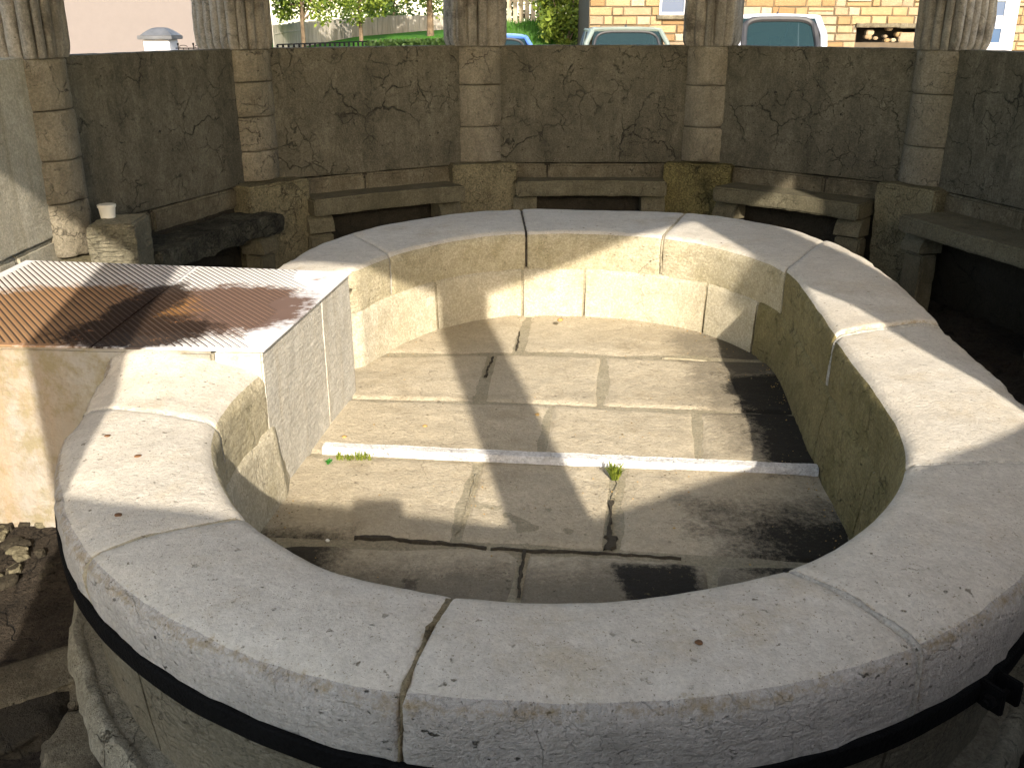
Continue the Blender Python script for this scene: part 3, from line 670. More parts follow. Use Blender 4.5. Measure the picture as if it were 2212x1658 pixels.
# inner lower course, ledge and footing of the inside face
FLZ = .15
def sweep(name, prof, a0, a1, T, mat, da=.015, wob=.004, outward=False, thick=None):
    """prof: list of (offset towards outside of the contour, z)"""
    n = int((a1 - a0) / da); rows = []
    for k in range(n + 1):
        a = a0 + (a1 - a0) * k / n; r = lut(T, a); row = []
        for o, z in prof:
            p = pol(a, r + o); p.z = z
            dn = (noise.noise(p * 6) * 1.0 + noise.noise(p * 19) * .7 + noise.noise(p * 47) * .4) * wob
            row.append(p + (pol(a, 1) - CB) * dn)
        rows.append(row)
    mb = MB(); b0 = mb.grid(rows); m = len(prof)
    mb.f += [tuple(b0 + q for q in range(m)), tuple(b0 + n*m + q for q in range(m))]; mb.mi += [0, 0]
    return mb.build(name, mat, basin, smooth=True, sharp=50)
iprof = [(.10, .42), (.02, .425), (-.004, .418), (-.016, .405), (-.020, .38)] + [(-.020 - .004 * k, .38 - .035 * k) for k in range(1, 7)] + [(-.045, .11), (.1, .11)]
bounds = [TI[0][0] - .15] + [ang(610, 1150), ang(900, 1270), ang(1500, 1275), ang(1935, 1060), ang(1905,880), ang(1800, 740)] 
b2 = [angf(1640, 565), angf(1525, 535), angf(1262, 512), angf(1130, 510), angf(948, 535)]
bounds = sorted(bounds + b2 + [TI[-1][0] + .3])
for k in range(len(bounds) - 1):
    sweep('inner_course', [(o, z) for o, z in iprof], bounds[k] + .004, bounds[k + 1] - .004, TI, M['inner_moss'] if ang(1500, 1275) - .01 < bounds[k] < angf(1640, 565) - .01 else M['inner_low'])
# mortar backing behind the inner courses
sweep('inner_backing', [(.06, .44), (-.008, .41), (-.012, .40), (-.015, .12), (.06, .12)], bounds[0], bounds[-1], TI, M['mortar_yellow'], wob=.002)
# outer body, band, plinth
bprof = [(-.08, .50), (-.014, .495)] + [(-.014 - .005 * k, .47 - .05 * k) for k in range(0, 9)] + [(-.06, .03)]
bb = [TO[0][0] - .1, ang(230, 1250), ang(700, 1470), ang(1350, 1515), ang(2000, 1390), ang(2280, 1130), ang(2245, 890), ang(1990,660), angf(1560, 466), angf(1000, 457), TO[-1][0] + .2]
for k in range(len(bb) - 1): sweep('outer_course', bprof, bb[k] + .003, bb[k+1] - .003, TO, M['plinth'], wob=.005)
sweep('outer_backing', [(-.09, .45), (-.03, .44), (-.062, .04)], bb[0], bb[-1], TO, M['mortar'], wob=.002)
sweep('plinth', [(-.10, .125), (-.02, .12), (.01, .11), (.025, .09), (.03, .06), (.04, .0), (.04, -.05)], bb[0], bb[-1], TO, M['plinth'], wob=.010)
sweep('plinth_fillet', [(-.012, .112), (.0, .124), (.018, .126), (.036, .108), (.046, .05)], bb[0], bb[-1], TO, M['plinth_edge'], wob=.013)
# iron band (a swept rectangle), with a bolted clamp
band = thing('iron_band', 'black iron hoop clamped round the outside of the basin', 'band', pol(0, lut(TO, 0)) + Vector((0, 0, .44)))
rows = []; n = 300
for k in range(n + 1):
    a = bb[0] + .02 + (bb[-1] - bb[0] - .04) * k / n; r = lut(TO, a); p = pol(a, r); zt = .457 - .024 * p.x; row = []
    for o, z in ((.000, zt), (.010, zt), (.014, zt - .004), (.014, zt - .046), (.010, zt - .05), (.000, zt - .05)):
        q = pol(a, r + o); q.z = z + noise.noise(q * 5) * .003; row.append(q + (pol(a, 1) - CB) * noise.noise(q * 9) * .002)
    rows.append(row)
mb = MB(); mb.grid(rows, True); mb.build('hoop', M['iron'], band, smooth=True, sharp=35)
ac = ang(2115, 1420, .46); rc = lut(TO, ac); pc = pol(ac, rc); rd = (pc - CB).normalized(); tg = Vector((-rd.y, rd.x, 0))
zc = .457 - .024 * pc.x - .025
for s in (-1, 1):
    mb = MB(); P = pc + tg * (.028 * s) + rd * .014
    q = [P - tg * .007, P + tg * .007, P + tg * .007 + rd * .055, P - tg * .007 + rd * .055]
    mb.prism([(v.x, v.y) for v in q], zc - .028, zc + .032); mb.build('clamp_lug', M['iron'], band, bevel=.003, smooth=True)
mb = MB(); P = pc + rd * .045 + Vector((0, 0, zc)); mb.tube([P - tg * .06, P + tg * .06], .008, 8)
for s in (-1, 1): mb.tube([P + tg * .037 * s, P + tg * .052 * s], .016, 6)
mb.build('clamp_bolt', M['iron'], band, smooth=True, sharp=30)

# basin floor: slabs between traced joint lines
def fp(px, py): p = onz(px, py, FLZ); return p.x, p.y
def clampin(p):
    a = math.atan2(p[0] - CB.x, CB.y - p[1]); 
    if a < -1.72: a += 2 * math.pi
    r = math.hypot(p[0] - CB.x, p[1] - CB.y); lim = lut(TI, a) + .04
    if (TI[-1][0] < a): lim = max(lim, 1.35)
    if r > lim: p = (CB.x + (p[0] - CB.x) * lim / r, CB.y + (p[1] - CB.y) * lim / r, p[2])
    return p
L1y = [fp(870, 765), fp(1130, 763), fp(1420, 772), fp(1530, 776)]
L2y = [fp(810, 862), fp(1180, 872), fp(1500, 886)]
L3y = [fp(710, 980), fp(1755, 1015)]
L4y = [fp(740, 1166), fp(1000, 1172), fp(1330, 1192), fp(1700, 1214)]
def ly(L, x):
    if x <= L[0][0]: a, b = L[0], L[1]
    elif x >= L[-1][0]: a, b = L[-2], L[-1]
    else:
        k = max(i for i in range(len(L) - 1) if L[i][0] <= x); a, b = L[k], L[k+1]
    return a[1] + (b[1] - a[1]) * (x - a[0]) / (b[0] - a[0])
FAR = [(-2, 6.2), (2.5, 6.2)]; NEAR = [(-2, 1.0), (2.5, 1.0)]
def vj(p, q): return (fp(*p), fp(*q))
bandsF = [(FAR, L1y, [vj((1130,712),(1115,762))]), (L1y, L2y, [vj((1067,765),(1040,866)), vj((1302,772),(1294,876))]),
          (L2y, L3y, [vj((1188,876),(1168,985)), vj((1503,888),(1512,1000))]), (L3y, L4y, [vj((1032,1010),(985,1170)), vj((1328,1020),(1312,1190))]),
          (L4y, NEAR, [vj((1136,1185),(1114,1296)), vj((1530,1210),(1540,1290))])]
def vx(j, y): (x0, y0), (x1, y1) = j; return x0 + (x1 - x0) * (y - y0) / (y1 - y0)
for bi, (top, bot, js) in enumerate(bandsF):
    edges = [None] + js + [None]
    for k in range(len(edges) - 1):
        g = .0065; N = 14; P = []
        def xe(j, side, y): return (-1.7 if side < 0 else 2.0) if j is None else vx(j, y) + (g if side < 0 else -g)
        ym = (ly(top, 0) + ly(bot, 0)) / 2
        xl0, xl1 = xe(edges[k], -1, ly(top, vx(edges[k], ym) if edges[k] else 0)), xe(edges[k], -1, ly(bot, vx(edges[k], ym) if edges[k] else 0))
        xr0, xr1 = xe(edges[k+1], 1, ly(top, vx(edges[k+1], ym) if edges[k+1] else 0)), xe(edges[k+1], 1, ly(bot, vx(edges[k+1], ym) if edges[k+1] else 0))
        random.seed(bi * 10 + k); dz = random.uniform(-.003, .003); rows = []; NX, NY = 36, 26
        for iy in range(NY + 1):
            v = iy / NY; row = []
            for ix in range(NX + 1):
                u = ix / NX; x = (xl0 + (xr0 - xl0) * u) * (1 - v) + (xl1 + (xr1 - xl1) * u) * v
                yt, yb = ly(top, x) - g, ly(bot, x) + g; y = yt + (yb - yt) * v
                e = min((x - min(xl0, xl1)) if edges[k] else 9, (max(xr0, xr1) - x) if edges[k+1] else 9, yt - y, y - yb)
                q = Vector((x, y, 0)); z = FLZ + dz + noise.noise(q * 3) * .008 + noise.noise(q * 11) * .004 + noise.noise(q * 34) * .002
                if ix in (0, NX) or iy in (0, NY): z -= .014
                elif e < .02: z -= .004
                row.append(clampin((x, y, z)))
            rows.append(row)
        mb = MB(); mb.grid(rows); mb.build('floor_slab', M['floor'], basin, smooth=True, sharp=70)
mb = MB(); mb.grid([[clampin((-1.7 + .1 * i, 1 + .1 * j, FLZ - .007 + noise.noise(Vector((i * .3, j * .3, 5))) * .003)) for i in range(38)] for j in range(52)])
mb.build('floor_bedding', M['mortar_yellow'], basin, smooth=True)
# dark patched joints in the floor
def patch(pts, w, mat, zoff=.004):
    P = [Vector((*fp(*p), FLZ + zoff)) for p in pts]; rows = []
    for i in range(len(P) - 1):
        m_ = max(2, int((P[i+1] - P[i]).length / .012))
        for k in range(m_):
            q = P[i].lerp(P[i+1], k / m_); d = (P[i+1] - P[i]).normalized(); s = Vector((-d.y, d.x, 0)); ww = w * max(.12, 1 + noise.noise(q * 13) * 1.5 + noise.noise(q * 45) * .9)
            q = q + s * (noise.noise(q * 9) * .014 + noise.noise(q * 33) * .006); q.z = FLZ + zoff + noise.noise(q * 30) * .002
            rows.append([q - s * ww - Vector((0, 0, .012)), q - s * ww * .8, q + s * ww * .8, q + s * ww - Vector((0, 0, .012))])
    mb = MB(); mb.grid(rows); mb.build('joint_filling', mat, basin, smooth=True)
patch([(1326,1082),(1318,1150),(1314,1165)], .006, M['mortar_dark']); patch([(1318,1158),(1312,1192)], .018, M['mortar_dark'])
patch([(765,1163),(840,1160),(930,1170),(1060,1182)], .006, M['mortar_dark']); patch([(1060,1182),(1200,1188),(1330,1194),(1480,1205)], .0032, M['mortar_dark'], .001)
patch([(1135,1188),(1127,1240),(1115,1296)], .0045, M['mortar_dark'], .003); patch([(1067,770),(1045,815)], .0035, M['mortar_dark'], .003)
patch([(1125,716),(1115,758)], .0035, M['mortar_dark'], .003); patch([(1430,772),(1532,777)], .005, M['mortar_yellow'], .001); patch([(1328,1030),(1326,1080)], .005, M['mortar_yellow'], .001)
patch([(1030,1022),(985,1165)], .003, M['mortar_yellow'], .0)

# white kerb strip across the floor
kb = thing('kerb_strip', 'white painted stone strip laid across the basin floor', 'kerb', (.2, 3.3, FLZ))
a = Vector((*fp(700, 972), 0)); b = Vector((*fp(1765, 1020), 0)); d = (b - a).normalized(); s = Vector((-d.y, d.x, 0)); L = (b - a).length
prof = [(-.024, -.02), (-.025, .018), (-.021, .024), (.0, .027), (.009, .027), (.011, .021), (.015, .021), (.024, .024), (.028, .018), (.03, -.02)]
rows = []; NN = 130
for k in range(NN + 1):
    p = a + d * L * k / NN; row = []
    for o_, z in prof:
        q = p + s * o_ + Vector((0, 0, FLZ + z)); q += s * noise.noise(q * 21) * .003 + Vector((0, 0, noise.noise(q * 17) * .003)); row.append(q)
    rows.append(row)
mb = MB(); mb.grid(rows); mb.build('strip', M['strip'], kb, smooth=True, sharp=35)

# ------------------------------------------------------------------ block with the metal grate
GZ = .71
gA = onz(760, 587, GZ); gB = onz(570, 757, GZ); gC = onz(-60, 741, GZ); gD = onz(105, 575, GZ)
blk = thing('stone_block', 'pale square stone block built into the left of the basin under the metal plate', 'block', (gB.x, gB.y, 0))
wallx = -2.35
farY = gA.y; gD2 = Vector((-2.25, gD.y + .12, GZ)); gC2 = Vector((-2.35, gC.y + .02, GZ))
def blockpoly(z, o=0): return [(gA.x - o, gA.y - o), (gB.x - o, gB.y + o), (gC2.x, gC2.y + o), (gD2.x, gD2.y - o)]
ms_ = gB.lerp(gA, .62)
for q0, q1 in ((gB, ms_), (ms_, gA)):
    e0 = .0025 if q0 is ms_ else 0; e1 = -.0025 if q1 is ms_ else 0; y0_ = q0.y + (.012 if q0 is gB else e0); y1_ = q1.y - (.012 if q1 is gA else -e1)
    mb = MB(); mb.prism([(q1.x - .012, y1_), (q0.x - .012, y0_), (-1.0, y0_ + .002), (-1.0, y1_)], .05, GZ - .008)
    mb.build('facing_stone', M['block'], blk, smooth=True, bevel=.006, rough=.006, rs=6, sub=.03, sharp=45)
mb = MB(); mb.prism([(-1.003, gB.y + .012), (gC2.x, gC2.y + .012), (gD2.x, gD2.y), (-1.003, gA.y - .012)], -.02, GZ - .009)
mb.build('side_stone', M['block_rust'], blk, smooth=True, bevel=.01, rough=.008, rs=6, sub=.04, sharp=45)
# corner stone at the lip: vertical joint lines on the facing
for px in ((585, 800), (745, 900)):
    pass
plate = thing('metal_plate', 'ribbed white metal plate stained with rust and black dirt, on the stone block', 'grate', (gB.x, gB.y, GZ))
seamx = -1.42
def clipx(x0, x1, nm):
    # plate outline between x0 and x1
    def yb(x): # near edge
        t = (x - gC2.x) / (gB.x - gC2.x); return gC2.y + (gB.y - gC2.y) * t
    def yf(x):
        t = (x - gD2.x) / (gA.x - gD2.x); return gD2.y + (gA.y - gD2.y) * t
    pts = [(x0, yb(x0)), (x1, yb(x1))]
    if x1 > gB.x: pts = [(x0, yb(x0)), (gB.x, gB.y), (gA.x, gA.y)]
    else: pts = [(x0, yb(x0)), (x1, yb(x1)), (x1, yf(x1))]
    pts.append((x0, yf(x0))); return pts, yb, yf
for x0, x1 in ((-2.24, seamx - .003), (seamx + .003, 0)):
    pts, yb, yf = clipx(x0, x1, '')
    mb = MB(); mb.prism(pts, GZ - .006, GZ); mb.build('sheet', M['sheet'], plate, bevel=.0015, smooth=True, fix=True)
# ribs
dr = Vector((.6, -.8, 0)).normalized(); pr = Vector((.8, .6, 0))
def inside(p):
    t = (p.x - gC2.x) / (gB.x - gC2.x); yb_ = gC2.y + (gB.y - gC2.y) * t; t = (p.x - gD2.x) / (gA.x - gD2.x); yf_ = gD2.y + (gA.y - gD2.y) * t
    if p.x > gB.x - .02: return False
    return yb_ + .012 < p.y < yf_ - .012 and p.x > -2.2 and abs(p.x - seamx) > .006 and p.x < -.80 - .16 * noise.noise(p * 5) - .1
mr = MB(); mg = MB(); k = -60
for k in range(-80, 100):
    o_ = Vector((-1.4, 3.5, 0)) + pr * (k * .0215); run = None
    for q in range(-120, 121):
        p = o_ + dr * q * .012; ok = inside(p)
        if ok and run is None: run = p
        if (not ok or q == 120) and run is not None:
            e = p - dr * .012
            if (e - run).length > .03:
                for mm, wd, z0, z1 in ((mr, .0056, GZ - .001, GZ + .0022), (mg, .0032, 0, 0)):
                    off = pr * .0107 if mm is mg else Vector((0, 0, 0))
                    if mm is mg:
                        f = max(0, min(1, (-.80 - e.x) / .35)); g_ = max(0, min(1, (-.80 - run.x) / .35)); w0 = wd * (.25 + .85 * g_); w1 = wd * (.05 + .9 * f)
                        c4 = [run + off - pr * w0, e + off - pr * w1, e + off + pr * w1, run + off + pr * w0]
                        mm.add([(c.x, c.y, GZ + .0015) for c in c4], [(0, 1, 2, 3)])
                    else:
                        rows = []
                        for c in (run, e): rows.append([c - pr * wd + Vector((0,0,z0)), c - pr * wd * .6 + Vector((0,0,z1)), c + pr * wd * .6 + Vector((0,0,z1)), c + pr * wd + Vector((0,0,z0))])
                        mm.grid(rows)
            run = None
tag(mr.build('ribs', M['ribs'], plate)); tag(mg.build('grooves', M['groove'], plate))
mb = MB(); P = gA + Vector((-.02, -.01, 0)); 

# small loose things
cup = thing('plastic_tub', 'small white plastic tub on the block beside the sunlit column foot', 'tub', (-2.11, 4.92, .782))
p = total(cup); mb = MB(); rows = []
for z, r_ in ((0, .032), (.0, .036), (.05, .042), (.055, .046), (.060, .046), (.060, .040), (.012, .034)): rows.append([(p.x + r_ * math.cos(2*math.pi*q/24), p.y + r_ * math.sin(2*math.pi*q/24), p.z + z) for q in range(24)])
mb.grid(rows, True); mb.build('tub', M['plastic'], cup, smooth=True, sharp=40)
mb = MB(); mb.prism([(p.x + .047 * math.cos(2*math.pi*q/24), p.y + .047 * math.sin(2*math.pi*q/24)) for q in range(24)], p.z + .061, p.z + .068)
mb.build('lid', M['plastic'], cup, bevel=.002, smooth=True)

mb = MB(); mb.box((-.02, -.20, TOPZ + .001), (.15, -.075, TOPZ + .065))  # unseen block added to throw a small bump of shadow on the floor
tag(mb.build('shadow_stone', M['coping'], None, bevel=.012, rough=.006, sub=.03, smooth=True), 'unseen squared stone added on the parapet to cast a small shadow on the basin floor', 'stone')
def pebble(px, py, r, z, mat, nm, lab, cat, flat=.6):
    bm = bmesh.new(); bmesh.ops.create_icosphere(bm, subdivisions=2, radius=r); c = onz(px, py, z)
    for v in bm.verts:
        v.co *= 1 + noise.noise(v.co / r * 1.3 + c * 9) * .35; v.co.z *= flat
    me = bpy.data.meshes.new(nm); bm.to_mesh(me); bm.free(); me.materials.append(mat)
    for q in me.polygons: q.use_smooth = True
    o = bpy.data.objects.new(nm, me); C.objects.link(o); o.location = (c.x, c.y, z + r * flat * .5); return tag(o, lab, cat)
pebble(918, 921, .010, FLZ, M['pebble'], 'pebble', 'ochre pebble on the sunlit floor slab above the left end of the kerb strip', 'pebble')
pebble(1210, 692, .016, FLZ + .05, M['pebble'], 'pebble', 'ochre crumb of stone at the foot of the far inner wall', 'pebble')
pebble(1160, 896, .010, FLZ, M['pebble'], 'pebble', 'pebble lying on the edge of the column shadow', 'pebble')
pebble(878, 912, .006, FLZ, M['pebble'], 'pebble', 'tiny ochre crumb, second from the left of the row above the kerb strip', 'pebble')
pebble(808, 918, .006, FLZ, M['pebble'], 'pebble', 'tiny ochre crumb nearest the stone block above the kerb strip', 'pebble')
pebble(744, 944, .010, FLZ, M['pebble'], 'pebble', 'ochre crumb at the foot of the stone block beside the kerb strip', 'pebble')
pebble(707, 1168, .008, FLZ, M['plastic'], 'pebble', 'white chip of stone in the shaded near left corner of the floor', 'pebble')
lf = 'small dry brown leaf lying on the left coping of the basin, '
pebble(232, 941, .009, RIM + .002, M['leafdry'], 'leaf', lf + 'farthest of them', 'leaf', .2)
pebble(298, 985, .010, RIM + .002, M['leafdry'], 'leaf', lf + 'the middle one', 'leaf', .25)
pebble(256, 1112, .009, RIM + .002, M['leafdry'], 'leaf', lf + 'nearest of them', 'leaf', .25)
pebble(1510, 1388, .008, RIM + .002, M['leafdry'], 'leaf', 'small dark leaf crumb on the near coping, right of the wide crack', 'leaf', .3)

# loose grit gathered along the foot of the inner walls and in the joints
mb = MB(); random.seed(77)
for k in range(900):
    a_ = random.uniform(TI[0][0], TI[-1][0]); rr_ = lut(TI, a_) - .05 - abs(random.gauss(0, .05)) if k % 3 else random.uniform(.1, 1) * (lut(TI, a_) - .06); p = pol(a_, rr_)
    r_ = random.uniform(.0012, .0042) * (1.5 if random.random() < .06 else 1); p.z = FLZ + r_ * .4 + noise.noise(Vector((p.x, p.y, 0)) * 3) * .008
    vs = [p + Vector((random.uniform(.6, 1.2) * x * r_, random.uniform(.6, 1.2) * y * r_, random.uniform(.5, .9) * z * r_)) for x, y, z in ((1,0,0),(0,1,0),(-1,0,0),(0,-1,0),(0,0,1),(0,0,-1))]
    mb.add(vs, [(0,1,4),(1,2,4),(2,3,4),(3,0,4),(1,0,5),(2,1,5),(3,2,5),(0,3,5)], k % 2)
tag(mb.build('grit', [M['pebble'], M['mortar_brown']], None), 'fine loose grit scattered over the basin floor', 'grit', None, 'stuff')
# weeds in the basin
def weed(px, py, n, h, spread, mat, lab, seed, dx=0):
    random.seed(seed); c = Vector((*fp(px, py), FLZ)); mb = MB()
    for k in range(n):
        a = random.uniform(0, 2 * math.pi); l = h * random.uniform(.5, 1.1); b = c + Vector((random.uniform(-dx, dx), random.uniform(-.008, .008), 0))
        tip = b + Vector((math.cos(a) * spread * random.uniform(.2, 1), math.sin(a) * spread * random.uniform(.2, 1), l)); s = Vector((-math.sin(a), math.cos(a), 0)) * random.uniform(.0015, .004)
        md = b.lerp(tip, .55) + Vector((0, 0, l * .18)); mb.add([b - s * .5, b + s * .5, md + s, tip, md - s], [(0, 1, 2, 4), (4, 2, 3)])
        if k % 2 == 0:
            for u in (.5, .7, .9):
                q = b.lerp(tip, u); r_ = random.uniform(.005, .009); v1 = Vector((random.uniform(-1, 1), random.uniform(-1, 1), random.uniform(-.3, .6))).normalized() * r_; v2 = v1.cross(Vector((.3, .4, .8))).normalized() * r_ * .5
                mb.add([q, q + v1 * .5 + v2, q + v1, q + v1 * .5 - v2], [(0, 1, 2, 3)])
    o = mb.build('weed', mat, None, fix=False); return tag(o, lab, 'weed')
weed(1328, 1036, 90, .062, .05, M['weed'], 'green weed tuft growing in front of the middle of the kerb strip', 3, .012)
weed(765, 993, 80, .03, .022, M['weed'], 'low fringe of yellow-green weeds along the left end of the kerb strip', 5, .07)
weed(711, 1002, 24, .02, .022, M['weeddark'], 'tiny bright green sprout in the corner by the stone block', 6, .008)

# ------------------------------------------------------------------ ground inside the ring
mb = MB(); st = .03; xs = [-2.9 + st * i for i in range(int(6.8 / st))]; ys = [-.6 + st * j for j in range(int(9.2 / st))]
mb.grid([[(x, y, noise.noise(Vector((x * 2.2, y * 2.2, 0))) * .022 + noise.noise(Vector((x * 7, y * 7, 2))) * .018 + abs(noise.noise(Vector((x * 17, y * 17, 3)))) * .024 + noise.noise(Vector((x * 37, y * 37, 6))) * .010 - .014) for x in xs] for y in ys])
tag(mb.build('ground', M['dirt'], None, smooth=True, sharp=80), None, None, None, 'structure')
# slab-like pale stones and rubble beside the basin at left
random.seed(11)
def rock(px, py, rx, ry, h, mat, lab, grp=None, seed=0):
    bm = bmesh.new(); bmesh.ops.create_icosphere(bm, subdivisions=4, radius=1); c = onz(px, py, 0); sv = Vector((seed * 3.3, seed, 1))
    for v in bm.verts:
        k = 1 + noise.noise(v.co * 1.4 + sv) * .35 + noise.noise(v.co * 4 + sv) * .1 + noise.noise(v.co * 9 + sv) * .05; v.co *= k
        v.co.z = math.copysign(min(abs(v.co.z), .6), v.co.z); v.co = Vector((v.co.x * rx, v.co.y * ry, v.co.z * h))
    me = bpy.data.meshes.new('rock'); bm.to_mesh(me); bm.free(); me.materials.append(mat)
    for q in me.polygons: q.use_smooth = True
    o = bpy.data.objects.new('rock', me); C.objects.link(o); o.location = (c.x, c.y, .005); o.rotation_euler.z = seed; return tag(o, lab, 'rock', grp)
rock(120, 1480, .13, .20, .07, M['course'], 'pale flat rock against the plinth at the left edge', None, 2)
rock(200, 1620, .16, .12, .06, M['course'], 'pale flat rock at the bottom left corner', None, 5)
rock(20, 1560, .14, .16, .06, M['under'], 'dark flat rock at the bottom left edge', None, 8)
for k in range(26):
    rock(random.uniform(-20, 110), random.uniform(1110, 1260), random.uniform(.012, .04), random.uniform(.012, .03), random.uniform(.015, .035), M['under'] if k % 3 else M['bench'], 'small rubble stone lying on the earth left of the basin', 'rubble stones left of the basin', k)
for k in range(14):
    rock(random.uniform(2060, 2200), random.uniform(1600, 1650), random.uniform(.012, .03), random.uniform(.012, .03), random.uniform(.012, .03), M['plinth'], 'small rubble stone on the ground in the bottom right corner', 'rubble stones right of the basin', k + 40)

# ------------------------------------------------------------------ the world outside
GO = .2
mb = MB(); inner_ = [ring[i] + nrm_col(i) * .24 for i in range(NR)]; BIG = 900
rows = []
for k, rr in enumerate((0, 3, 12, 40, 150, BIG)):
    row = []
    for p in inner_:
        d = (p - cen).normalized(); q = p + d * rr; row.append((q.x, q.y, GO))
    rows.append(row)
mb.grid(rows, True); tag(mb.build('road', M['asphalt'], None), None, None, None, 'structure')

def leafcloud(mb, c, rad, n, size, seed, sq=(1, 1, 1), clumps=14):
    random.seed(seed); cl = []
    for k in range(clumps):
        v = Vector((random.gauss(0, 1), random.gauss(0, 1), random.gauss(0, 1))).normalized() * random.uniform(.35, 1.0) * rad; cl.append((c + Vector((v.x * sq[0], v.y * sq[1], v.z * sq[2])), rad * random.uniform(.18, .4)))
    for k in range(n):
        q, r_ = random.choice(cl); v = Vector((random.gauss(0, 1), random.gauss(0, 1), random.gauss(0, 1))).normalized() * r_ * random.uniform(.5, 1.1); p = q + v
        u = Vector((random.uniform(-1, 1), random.uniform(-1, 1), random.uniform(-1, 1))).normalized(); w_ = u.cross(Vector((random.uniform(-1, 1), random.uniform(-1, 1), random.uniform(-1, 1)))).normalized(); s_ = size * random.uniform(.6, 1.3)
        mb.add([p, p + u * s_ * .5 + w_ * s_ * .3, p + u * s_, p + u * s_ * .5 - w_ * s_ * .3], [(0, 1, 2, 3)])
    return cl
def tree(px, Y, z0, h, rad, lab, seed, mat='leaf', n=5000, trunk=.09, zc=None, size=.12, name='tree'):
    base = ony(px, 80, Y); base.z = z0; th = thing(name, lab, 'tree', base)
    mb = MB(); cc = base + Vector((0, 0, zc if zc else h - rad * .7)); cl = leafcloud(mb, cc, rad, n, size, seed, clumps=22)
    mb.build('crown', M[mat], th, fix=False)
    mb = MB(); random.seed(seed + 1); pts = [base + Vector((noise.noise(Vector((k, seed, 0))) * .12, 0, (cc.z - base.z) * k / 6)) for k in range(7)]; mb.tube(pts, trunk, 8, 0, trunk * .5)
    for q, r_ in cl[:12]:
        s_ = pts[random.randint(3, 6)]; mb.tube([s_, s_.lerp(q, .5) + Vector((0, 0, .1)), q], trunk * .35, 5, 0, trunk * .1)
    mb.build('trunk', M['bark'], th, smooth=True); return th
def bush(px, Y, z0, rad, lab, seed, mat='leaf', n=4000, sq=(1, 1, 1), size=.1, name='bush'):
    c = ony(px, 80, Y); c.z = z0; th = thing(name, lab, 'bush', c); mb = MB(); leafcloud(mb, c + Vector((0, 0, rad * sq[2] * .8)), rad, n, size, seed, sq, 26)
    mb.build('foliage', M[mat], th, fix=False)
    mb = MB()
    for k in range(5): a = k * 1.25; mb.tube([c, c + Vector((math.cos(a) * rad * .5 * sq[0], math.sin(a) * rad * .4, rad * sq[2]))], .03, 5, 0, .01)
    mb.build('stem', M['bark'], th); return th

# beige house
hb = thing('beige_house', 'plain beige rendered house wall at the left behind the white gate pillar', 'house', (-8, 17, GO))
mb = MB(); mb.box((-16, 17, GO - .1), (-4.9, 19.4, 6.2)); mb.build('wall', M['render'], hb)
mb = MB(); mb.v = [(-16.3,16.6,6.203),(-4.7,16.6,6.203),(-4.7,19.8,6.203),(-16.3,19.8,6.203),(-16.3,18.2,7.4),(-4.7,18.2,7.4)]; mb.f = [(0,1,5,4),(3,4,5,2),(0,4,3),(1,2,5),(0,3,2,1)]; mb.mi = [0]*5
mb.build('roof', M['tile'], hb)
mb = MB(); mb.tube([ony(405, -10, 16.9), ony(455, 32, 16.93), ony(512, 82, 16.96)], .006, 5)
tag(mb.build('cable', M['zinc'], None), 'thin cable running down across the beige house wall', 'cable')
# gate pillar
gp = thing('gate_pillar', 'white gate pillar with a grey pyramidal cap in front of the beige house', 'pillar', (ony(339, 90, 12).x, 12, GO))
px0, px1 = ony(309, 90, 12).x, ony(369, 90, 12).x; zb = ony(339, 86, 12).z
mb = MB(); mb.box((px0, 12, GO - .05), (px1 - .02, 12.32, zb)); mb.build('shaft', M['whitepaint'], gp, bevel=.008, smooth=True)
e = .05; zc1 = ony(339, 77, 12).z; zc2 = ony(339, 60, 12).z; mb = MB(); mb.box((px0 - e, 12 - e, zb + .002), (px1 + e - .02, 12.32 + e, zc1)); mb.build('cap_slab', M['zinc'], gp, bevel=.006, smooth=True)
mb = MB(); mx, my = (px0 + px1) / 2, 12.16; rows = []
for k in range(6):
    t_ = k / 5; hw = (1 - t_) * ((px1 - px0) / 2 + .02) + t_ * .03; z = zc1 + .002 + (zc2 - zc1) * math.sin(t_ * math.pi / 2); rows.append([(mx - hw, my - hw, z), (mx + hw, my - hw, z), (mx + hw, my + hw, z), (mx - hw, my + hw, z)])
b0 = mb.grid(rows, True); mb.f.append((b0 + 20, b0 + 21, b0 + 22, b0 + 23)); mb.mi.append(0); mb.build('cap', M['zinc'], gp)
# iron gate with scrolled top
gt = thing('iron_gate', 'dark wrought iron gate with scrolled top beside the white pillar', 'gate', (px1, 12, GO))
mb = MB(); ztop = ony(430, 104, 12).z; x = px1 + .03; xe_ = ony(500, 100, 12).x
mb.box((px1, 12.14, ztop - .012), (xe_, 12.16, ztop)); mb.box((px1, 12.14, GO + .1), (xe_, 12.16, GO + .13)); mb.build('rail', M['iron'], gt)
mb = MB(); k = 0
while x < xe_:
    mb.tube([(x, 12.15, GO + .05), (x, 12.15, ztop + (.045 if k % 3 == 0 else .0))], .007, 6)
    if k % 3 == 0: mb.tube([(x, 12.15, ztop + .03), (x, 12.15, ztop + .055)], .012, 6)
    elif k % 3 == 1: mb.tube([(x + .05 * math.cos(q * .7), 12.15, ztop + .018 * math.sin(q * .7) + .01) for q in range(8)], .004, 5)
    x += .062; k += 1
mb.build('bars', M['iron'], gt, smooth=True)

